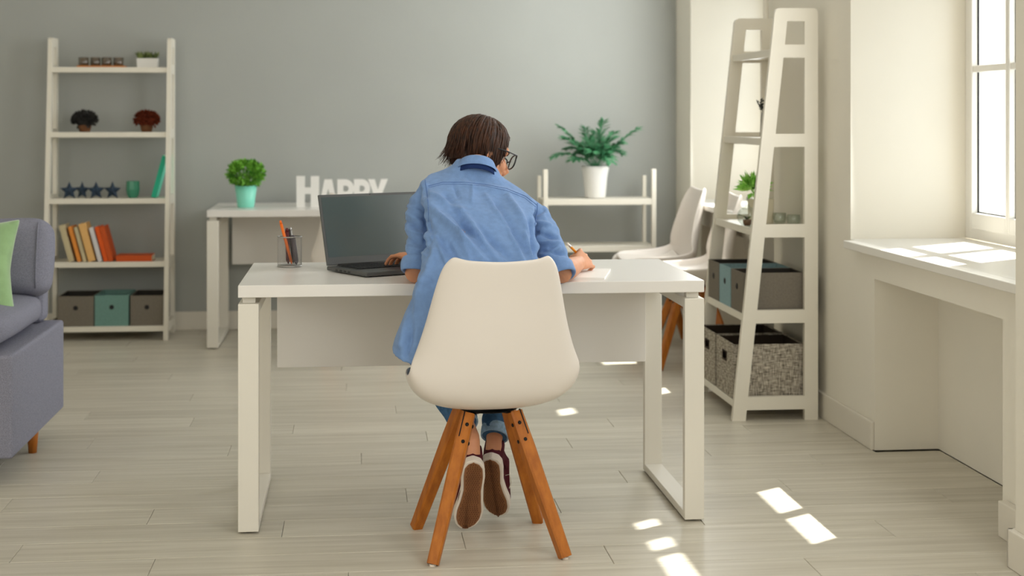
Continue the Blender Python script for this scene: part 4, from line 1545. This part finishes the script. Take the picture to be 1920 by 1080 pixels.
FOLDS += [((812, 366), (868, 398), 0.004, 0.008), ((822, 404), (882, 462), 0.0045, 0.007), ((846, 402), (900, 452), -0.0045, 0.007), ((920, 372), (958, 430), 0.0035, 0.008),
          ((955, 430), (978, 490), 0.0045, 0.007), ((985, 440), (996, 492), 0.005, 0.006), ((838, 450), (858, 492), -0.004, 0.007), ((815, 440), (836, 492), 0.0045, 0.007),
          ((770, 395), (790, 402), 0.004, 0.006), ((768, 425), (798, 436), -0.005, 0.006), ((1012, 410), (1036, 400), -0.004, 0.007), ((1014, 425), (1044, 428), 0.005, 0.007),
          ((1020, 446), (1052, 452), -0.006, 0.006), ((1024, 462), (1058, 462), 0.006, 0.006), ((1028, 478), (1066, 480), -0.006, 0.006), ((768, 470), (800, 478), 0.005, 0.006),
          ((860, 352), (866, 376), -0.003, 0.006), ((896, 356), (890, 384), 0.003, 0.006)]
FO = [(f2(*a, 4.45), f2(*b, 4.45), amp, w) for a, b, amp, w in FOLDS]
for v, co, no in [(v, v.co.copy(), v.normal.copy()) for v in sme.vertices]:
    dsp = 0.0
    if no.y < 0.45:
        q = Vector((co.x, co.z))
        # account for depth: folds were laid out on the back of the shirt
        for a, b, amp, w in FO:
            d_, t_ = seg_d(q, a, b)
            if d_ < w * 3:
                dsp += 2.3 * amp * math.exp(-(d_ / (w * 0.85)) ** 2) * (0.35 + 0.65 * math.sin(PI * (0.12 + 0.76 * t_)))
    arm = 1.0 if (co.x < 0.225 and co.z > 0.77) or (co.x > 0.585 and co.z > 0.76) else 0.0
    s3 = Vector((co.x * 16 + co.z * 7, co.y * 8, co.z * 12 - co.x * 9))
    dsp += 0.0062 * noise.noise(s3)
    if arm:
        dsp += 0.0085 * noise.noise(Vector((co.x * 14, co.y * 14, co.z * 48 + co.x * 18)))
    v.co = co + no * dsp
sbvh = BVHTree.FromPolygons([v.co.copy() for v in sme.vertices], [list(p.vertices) for p in sme.polygons])
sme_room = sme.copy()
shirt = plink('shirt', sme, M['denim_shirt'], person)
shirt['label'] = 'light blue denim shirt with rolled sleeves and an untucked tail'


def cast(px, py):
    o = Vector((0, 0, CAMZ))
    d = (at(px, py, 5) - o).normalized()
    h, n, i, ds = sbvh.ray_cast(o + d * 2.5, d)
    return (h + n * 0.0006) if h else None


def seam(name, pxs, r, m, parent=None):
    dense = []
    for (x0, y0), (x1, y1) in zip(pxs[:-1], pxs[1:]):
        dense += [(x0 + (x1 - x0) * k / 5, y0 + (y1 - y0) * k / 5) for k in range(5)]
    dense.append(pxs[-1])
    pts = [c for c in (cast(*q) for q in dense) if c is not None]
    if len(pts) > 2:
        me = MB().tube(pts, r, 5).mesh(name)
        plink(name, me, m, parent or shirt)


def sub(o):
    """children of the shirt keep the shirt's own origin (the person's base)"""
    return o


seam('yoke_seam', [(803, 349), (830, 342), (870, 342), (910, 346), (950, 354), (985, 368), (1006, 384)], 0.0011, M['stitch'])
seam('yoke_seam', [(804, 352), (830, 345.5), (870, 345.5), (910, 349), (950, 357.5), (984, 371.5), (1004, 388)], 0.0006, M['stitch'])
seam('armhole_seam', [(797, 338), (800, 358), (803, 385), (804, 415)], 0.0012, M['stitch'])
seam('armhole_seam', [(1008, 372), (1007, 395), (1003, 420), (1003, 440)], 0.0012, M['stitch'])

# rolled cuffs
for pts, rr_, lab in ((SLV_L, (0.0435, 0.0475, 0.0475, 0.0445), 'l'), (SLV_R, (0.0445, 0.0485, 0.0485, 0.0455), 'r')):
    a, b = pts[-2], pts[-1]
    ax = (pts[-1] - pts[-3]).normalized()
    c0 = b + ax * (0.015 if lab == 'l' else 0.027)
    ln = 0.046
    cb_ = MB()
    ref = ax.cross(Vector((0, 1, 0))).normalized()
    rf2 = ax.cross(ref)
    prof = [(-ln, rr_[0]), (-ln * 0.93, rr_[1]), (-ln * 0.5, rr_[2] + 0.0015), (-0.004, rr_[2]), (0.0, rr_[3]), (-0.001, rr_[3] - 0.006), (-0.012, rr_[3] - 0.010)]
    rg = []
    for dz, r in prof:
        rg.append([c0 + ax * dz + ref * (r * math.cos(q) * (1 + 0.05 * math.sin(3 * q + dz * 80))) + rf2 * (r * math.sin(q) * (1 + 0.05 * math.sin(2 * q + 1 + dz * 60)))
                   for q in [2 * PI * k / 26 for k in range(26)]])
    cb_.loft(rg, cap=False)
    plink('cuff', cb_.mesh('cuff'), M['denim_shirt'], shirt, smooth=True, subsurf=1)

# collar and the dark band under it
cn = at(893, 318, 4.745)
cax = Vector((0.10, 0.30, 0.95)).normalized()
cx_ = (Vector((1, 0, 0)) - cax * cax.x).normalized()
cx_ = (cx_ - Vector((0, 0, 0.30))).normalized()
cx_ = (cx_ - cax * cx_.dot(cax)).normalized()
cy_ = cax.cross(cx_)


def ring_at(h, rx, ry, k0=0, n=36):
    out = []
    for k in range(n):
        q = 2 * PI * k / n
        back = max(0.0, -math.sin(q))           # cy_ points away from the camera, so the back is -y
        out.append(cn + cax * (h + 0.010 * back) + cx_ * (rx * math.cos(q)) + cy_ * (ry * math.sin(q)))
    return out


bnd = MB().loft([ring_at(-0.022, 0.0615, 0.056), ring_at(-0.004, 0.057, 0.052), ring_at(0.006, 0.054, 0.050)], cap=False)
plink('collar_band', bnd.mesh('collar_band'), M['navy'], shirt, smooth=True, solid=0.002)
clr = MB().loft([ring_at(-0.008, 0.0655, 0.060), ring_at(0.004, 0.0625, 0.057), ring_at(0.020, 0.056, 0.051), ring_at(0.026, 0.051, 0.047), ring_at(0.022, 0.047, 0.043), ring_at(-0.004, 0.048, 0.044)], cap=False)
plink('collar', clr.mesh('collar'), M['denim_shirt'], shirt, smooth=True, solid=0.0015, subsurf=1)

# --- hair
RX, RY, RZ = 0.084, 0.104, 0.098


def hair_pt(az, s, off, fl=1.0):
    """az 0 = over the face, pi = back of the head; s 0 crown .. 1 ends"""
    a = abs(az)
    if a < 0.72:
        end, low = 1.02, 0.0
    elif a < 1.35:
        k = (a - 0.72) / 0.63
        end, low = 1.02 + 0.55 * k, 0.055 * k + 0.03
    else:
        k = min(1, (a - 1.35) / 0.8)
        end, low = 1.62, 0.085 - 0.012 * k
    cut = 0.78 if low > 0 else 5.0
    if s <= cut:
        ph = end * s / (cut if low > 0 else 1.0)
        r = 1.0 + off * 8
        v = Vector((RX * r * math.sin(ph) * math.sin(az), RY * r * math.sin(ph) * math.cos(az) - 0.012, RZ * r * math.cos(ph) + 0.012))
        return HM @ v
    ph = end
    r = 1.0 + off * 8
    v = Vector((RX * r * math.sin(ph) * math.sin(az), RY * r * math.sin(ph) * math.cos(az) - 0.012, RZ * r * math.cos(ph) + 0.012))
    q = (s - cut) / (1 - cut)
    p0 = HM @ v
    outd = HM.to_3x3() @ Vector((math.sin(az), math.cos(az), 0))
    dn = (Vector((0, 0, -1)) * 0.55 - hu * 0.55).normalized()
    flick = 0.0
    scr = outd.dot(RT)                           # hair ends flick outwards on the far side from the face
    if scr < -0.3:
        flick = (0.042 * fl - 0.012) * q * q * (-scr)
    elif a > 1.2:
        flick = -0.010 * q
    return p0 + dn * low * q + outd * flick


hb = MB()
naz, ns = 60, 16
rg = []
for i in range(ns):
    s = 0.02 + 0.98 * i / (ns - 1)
    rg.append([hair_pt(-PI + 2 * PI * k / naz, s, -0.004 + 0.002 * noise.noise(Vector((k * 0.7, s * 3, 0))), 0.1) for k in range(naz)])
hb.loft(rg, cap=False)
hb.v.append(hair_pt(0, 0, -0.004))
ci = len(hb.v) - 1
for k in range(naz):
    hb.f.append([ci, k, (k + 1) % naz])
for i in range(1000):
    az = rng(-PI, PI)
    s0 = rng(0.0, 0.55)
    off = rng(-0.003, 0.0045)
    L = rng(0.9, 1.03)
    fl = rng(0.0, 1.1)
    daz = rng(-0.10, 0.10)
    pts, rad = [], []
    w = rng(0.0022, 0.0050)
    for k in range(9):
        s = s0 + (L - s0) * k / 8
        p_ = hair_pt(az + daz * (s - s0), s, off + 0.002 * math.sin(s * 9 + i), fl)
        if s > 0.8:
            p_ = p_ + Vector((rng(-1, 1), rng(-1, 1), rng(-1, 1))) * 0.004 * (s - 0.8) / 0.2
        pts.append(p_)
        rad.append(w * (1.0 if k < 5 else max(0.15, 1 - (k - 4) / 4.2)) * (0.4 if k == 0 else 1))
    hb.tube(pts, rad, 5, flat=0.55)
hair = plink('hair', hb.mesh('hair'), M['hair'], person, smooth=True)
hair['label'] = 'short dark brown bob with flicked ends'

# --- eyes, lips, glasses
for sx in (-1, 1):
    e = MB().ball(hd(sx * 0.030, 0.0565, -0.002), 0.0115, 14, 9)
    plink('eye', e.mesh('eye'), M['eye'], person, smooth=True)
    ir = MB().ball(hd(sx * 0.0305, 0.0640, -0.003), 0.0052, 10, 7)
    plink('iris', ir.mesh('iris'), M['hair'], person, smooth=True)
for sx in (-1, 1):
    eb = MB().tube([hd(sx * 0.013, 0.086, 0.017), hd(sx * 0.030, 0.082, 0.022), hd(sx * 0.046, 0.070, 0.017)], [0.0026, 0.0030, 0.0014], 6, roundcap=True)
    plink('eyebrow', eb.mesh('eyebrow'), M['hair'], person, smooth=True)
lp = MB()
lp.tube([hd(-0.021, 0.083, -0.066), hd(-0.008, 0.095, -0.0635), hd(0.008, 0.095, -0.0635), hd(0.021, 0.083, -0.066)], [0.002, 0.0045, 0.0045, 0.002], 8, roundcap=True)
lp.tube([hd(-0.019, 0.083, -0.069), hd(0, 0.095, -0.0725), hd(0.019, 0.083, -0.069)], [0.002, 0.0055, 0.002], 8, roundcap=True)
plink('lips', lp.mesh('lips'), M['lip'], person, smooth=True)
gl = MB()
for sx in (-1, 1):
    loop = []
    for k in range(25):
        q = 2 * PI * k / 24
        ex = math.copysign(abs(math.cos(q)) ** 0.7, math.cos(q)) * 0.027
        ez = math.copysign(abs(math.sin(q)) ** 0.75, math.sin(q)) * 0.023
        loop.append(hd(sx * 0.036 + ex, 0.106 - 0.010 * abs(sx * 0.036 + ex) / 0.06, -0.004 + ez))
    gl.tube(loop, 0.0024, 8, cap=False)
    gl.tube([hd(sx * 0.062, 0.097, 0.006), hd(sx * 0.078, 0.088, 0.008), hd(sx * 0.083, 0.05, 0.006), hd(sx * 0.082, 0.0, 0.0), hd(sx * 0.078, -0.02, -0.012)], 0.0022, 8)
gl.tube([hd(-0.010, 0.106, 0.004), hd(0, 0.109, 0.007), hd(0.010, 0.106, 0.004)], 0.0022, 8)
gso = plink('glasses', gl.mesh('glasses'), M['glasses'], person, smooth=True)
for sx in (-1, 1):
    disc = [hd(sx * 0.036 + math.copysign(abs(math.cos(q)) ** 0.7, math.cos(q)) * 0.026, 0.105 - 0.006, -0.004 + math.copysign(abs(math.sin(q)) ** 0.75, math.sin(q)) * 0.022) for q in [2 * PI * k / 24 for k in range(24)]]
    plink('lens', MB().add(disc, [list(range(24))]).mesh('lens'), M['pane'], gso)

# --- jeans with turned up hems
jn = MB()
jn.tube([(0.392, 4.45, 0.50), (0.392, 4.45, 0.57), (0.394, 4.47, 0.66)], [0.125, 0.125, 0.105], 18, flat=0.75, up=(0, 1, 0))
CUFF_L, CUFF_R = KNL.lerp(ANL, 0.86), KNR.lerp(ANR, 0.97)
for hip, kn, cf in ((HIPL, KNL, CUFF_L), (HIPR, KNR, CUFF_R)):
    jn.tube([hip, hip.lerp(kn, 0.5), kn - Vector((0, 0.03, 0)), kn + Vector((0, 0.01, -0.025)), kn.lerp(cf, 0.35), kn.lerp(cf, 0.7), cf],
            [0.084, 0.078, 0.068, 0.066, 0.063, 0.053, 0.043], 18)
jme = remesh(jn, 'jeans', 0.006, 8, 0.5)
for v, c, nn in [(v, v.co.copy(), v.normal.copy()) for v in jme.vertices]:
    v.co = c + nn * (0.0035 * noise.noise(c * 22) + 0.003 * noise.noise(Vector((c.x * 12, c.y * 12, c.z * 50))))
jeans = plink('jeans', jme, M['jeans'], person)
for kn, cf, an in ((KNL, CUFF_L, ANL), (KNR, CUFF_R, ANR)):
    ax = (an - kn).normalized()
    ref = ax.cross(Vector((1, 0, 0))).normalized()
    r2 = ax.cross(ref)
    rg = []
    for dz, r in ((-0.034, 0.0425), (-0.032, 0.0455), (-0.016, 0.0455), (0.0, 0.0445), (0.003, 0.0425), (0.001, 0.037), (-0.012, 0.034)):
        rg.append([cf + ax * dz + ref * (r * math.cos(q)) + r2 * (r * math.sin(q)) for q in [2 * PI * k / 24 for k in range(24)]])
    c = plink('hem', MB().loft(rg, cap=False).mesh('hem'), M['jeans_cuff'], jeans, smooth=True, subsurf=1)


# --- canvas shoes, soles turned to the camera
def sole_outline(grow, L, n=40, sgn=1):
    pts = []
    ctrl = [(0.0, 0.0), (0.03, 0.020), (0.10, 0.031), (0.22, 0.0335), (0.42, 0.0305), (0.58, 0.035), (0.72, 0.0415), (0.84, 0.040), (0.93, 0.030), (0.98, 0.016), (1.0, 0.0)]

    def wid(s):
        for (a, wa), (b, wb) in zip(ctrl[:-1], ctrl[1:]):
            if a <= s <= b:
                k = (s - a) / (b - a)
                return wa + (wb - wa) * k
        return 0
    ss = [0.5 - 0.5 * math.cos(PI * k / n) for k in range(n + 1)]
    right = [(wid(s) + (grow if 0.001 < s < 0.999 else 0), s * L + (grow if s > 0.5 else -grow) * (2 * abs(s - 0.5)) ** 4) for s in ss]
    left = [(-x * 0.94, y) for x, y in right[1:-1]][::-1]
    bend = lambda p: (p[0] + sgn * 0.006 * math.sin(PI * min(1, p[1] / L)), p[1])
    return [bend(p) for p in right + left]


for hl_, to, an, sgn, lab in ((H1, T1, ANL, 1, 'burgundy canvas shoe with its toe on the floor, nearer the left'), (H2, T2, ANR, -1, 'burgundy canvas shoe crossed behind the other one')):
    fd = (to - hl_).normalized()
    L = (to - hl_).length + 0.004
    up = an - hl_
    up = (up - fd * up.dot(fd)).normalized()
    xr = fd.cross(up).normalized()
    FM = basis(xr, fd, up, hl_)
    rg = []
    o0 = sole_outline(0.001, L, 40, sgn)
    cyl = sum(p[1] for p in o0) / len(o0)
    for z, k in ((0.018, 1.0), (0.034, 1.0), (0.050, 0.98)):
        rg.append([FM @ Vector((x * k, y, z if y < 0.15 else z - (z - 0.018) * min(1, (y - 0.15) / 0.10) * 0.35)) for x, y in o0])
    for z, k, y1 in ((0.066, 0.97, 0.62), (0.092, 0.95, 0.48), (0.092, 0.87, 0.46), (0.060, 0.80, 0.45)):
        rg.append([FM @ Vector((x * k, (0.001 if k > 0.9 else 0.005) + (y * (y1 if y > 0 else 1)), z)) for x, y in o0])
    up_me = MB().loft(rg, cap=False)
    # vamp over the toes
    toe = MB()
    for yy, ww, hh in ((0.13, 0.030, 0.052), (0.16, 0.034, 0.046), (0.19, 0.036, 0.038), (0.22, 0.031, 0.030), (0.245, 0.018, 0.022)):
        toe_y = min(yy, L - 0.008)
        toe.v += []
    rgs = []
    for yy, ww, hh in ((0.10, 0.028, 0.066), (0.13, 0.032, 0.060), (0.16, 0.036, 0.050), (0.19, 0.0385, 0.041), (0.215, 0.036, 0.034), (0.235, 0.028, 0.028), (0.247, 0.012, 0.022)):
        yy = yy * L / 0.262
        rgs.append([FM @ Vector((sgn * 0.004 + ww * math.cos(q), yy, 0.014 + (hh - 0.014) * max(0, math.sin(q)))) for q in [PI * k / 12 for k in range(13)]] +
                   [FM @ Vector((sgn * 0.004, yy, 0.012))])
    up_me.loft(rgs)
    shoe = plink('shoe', up_me.mesh('shoe'), M['burgundy'], person, smooth=True)
    shoe['label'] = lab
    fx = MB().prism(sole_outline(0.003, L, 40, sgn), 0.004, 0.030, FM)
    fo = plink('foxing', fx.mesh('foxing'), M['foxing'], shoe, bevel=0.003)
    so = plink('sole', MB().prism(sole_outline(-0.004, L, 40, sgn), 0.0, 0.006, FM).mesh('sole'), M['gum'], shoe, bevel=0.0015)
    td = MB()
    o1 = sole_outline(-0.008, L, 40, sgn)
    for iy in range(int(L / 0.0075)):
        y = 0.010 + iy * 0.0075
        xs = [p_[0] for p_ in o1 if abs(p_[1] - y) < 0.008]
        if not xs:
            continue
        x = min(xs) + 0.004 + (0.0035 if iy % 2 else 0)
        while x < max(xs) - 0.003:
            td.box(FM @ Vector((x, y, 0.0)), (0.004, 0.004, 0.0024), FM.to_3x3())
            x += 0.007
    tr = plink('tread', td.mesh('tread'), M['gum_dark'], shoe)
    tr['kind'] = 'stuff'
    lc = MB()
    for k in range(3):
        yy = (0.125 + 0.018 * k) * L / 0.262
        zz = 0.064 - 0.006 * k
        lc.tube([FM @ Vector((-0.022, yy, zz - 0.012)), FM @ Vector((0, yy + 0.004, zz + 0.001)), FM @ Vector((0.022, yy, zz - 0.012))], 0.002, 6)
    lc.tube([FM @ Vector((0.020, 0.12, 0.052)), FM @ Vector((0.040, 0.115, 0.055)), FM @ Vector((0.046, 0.135, 0.040)), FM @ Vector((0.040, 0.150, 0.030))], 0.0013, 6)
    plink('lace', lc.mesh('lace'), M['foxing'], shoe)

# --- pencil in the right hand
pr = TIP
t = thing('pencil', 'amber pencil with a white eraser held in the right hand', 'pencil', pr)
fr = basis(pd.orthogonal().normalized(), pd.cross(pd.orthogonal()).normalized(), pd)
PLn = (END - TIP).length
obj('barrel', MB().lathe([(0.0040, 0.020), (0.0040, PLn - 0.022)], 6, capt=True).xform(fr), M['yellow_pencil'], t)
obj('ferrule', MB().lathe([(0.0042, PLn - 0.022), (0.0042, PLn - 0.012)], 12, capt=True).xform(fr), M['silver'], t)
obj('eraser', MB().lathe([(0.0040, PLn - 0.012), (0.0040, PLn - 0.002), (0.003, PLn)], 12, capt=True).xform(fr), M['eraser'], t)
obj('sharpened_wood', MB().lathe([(0.0011, 0.004), (0.0040, 0.020)], 6, capt=True).xform(fr), M['pearl'], t)
obj('lead', MB().lathe([(0.0003, 0.0), (0.0011, 0.004)], 6, capt=True).xform(fr), M['black'], t)
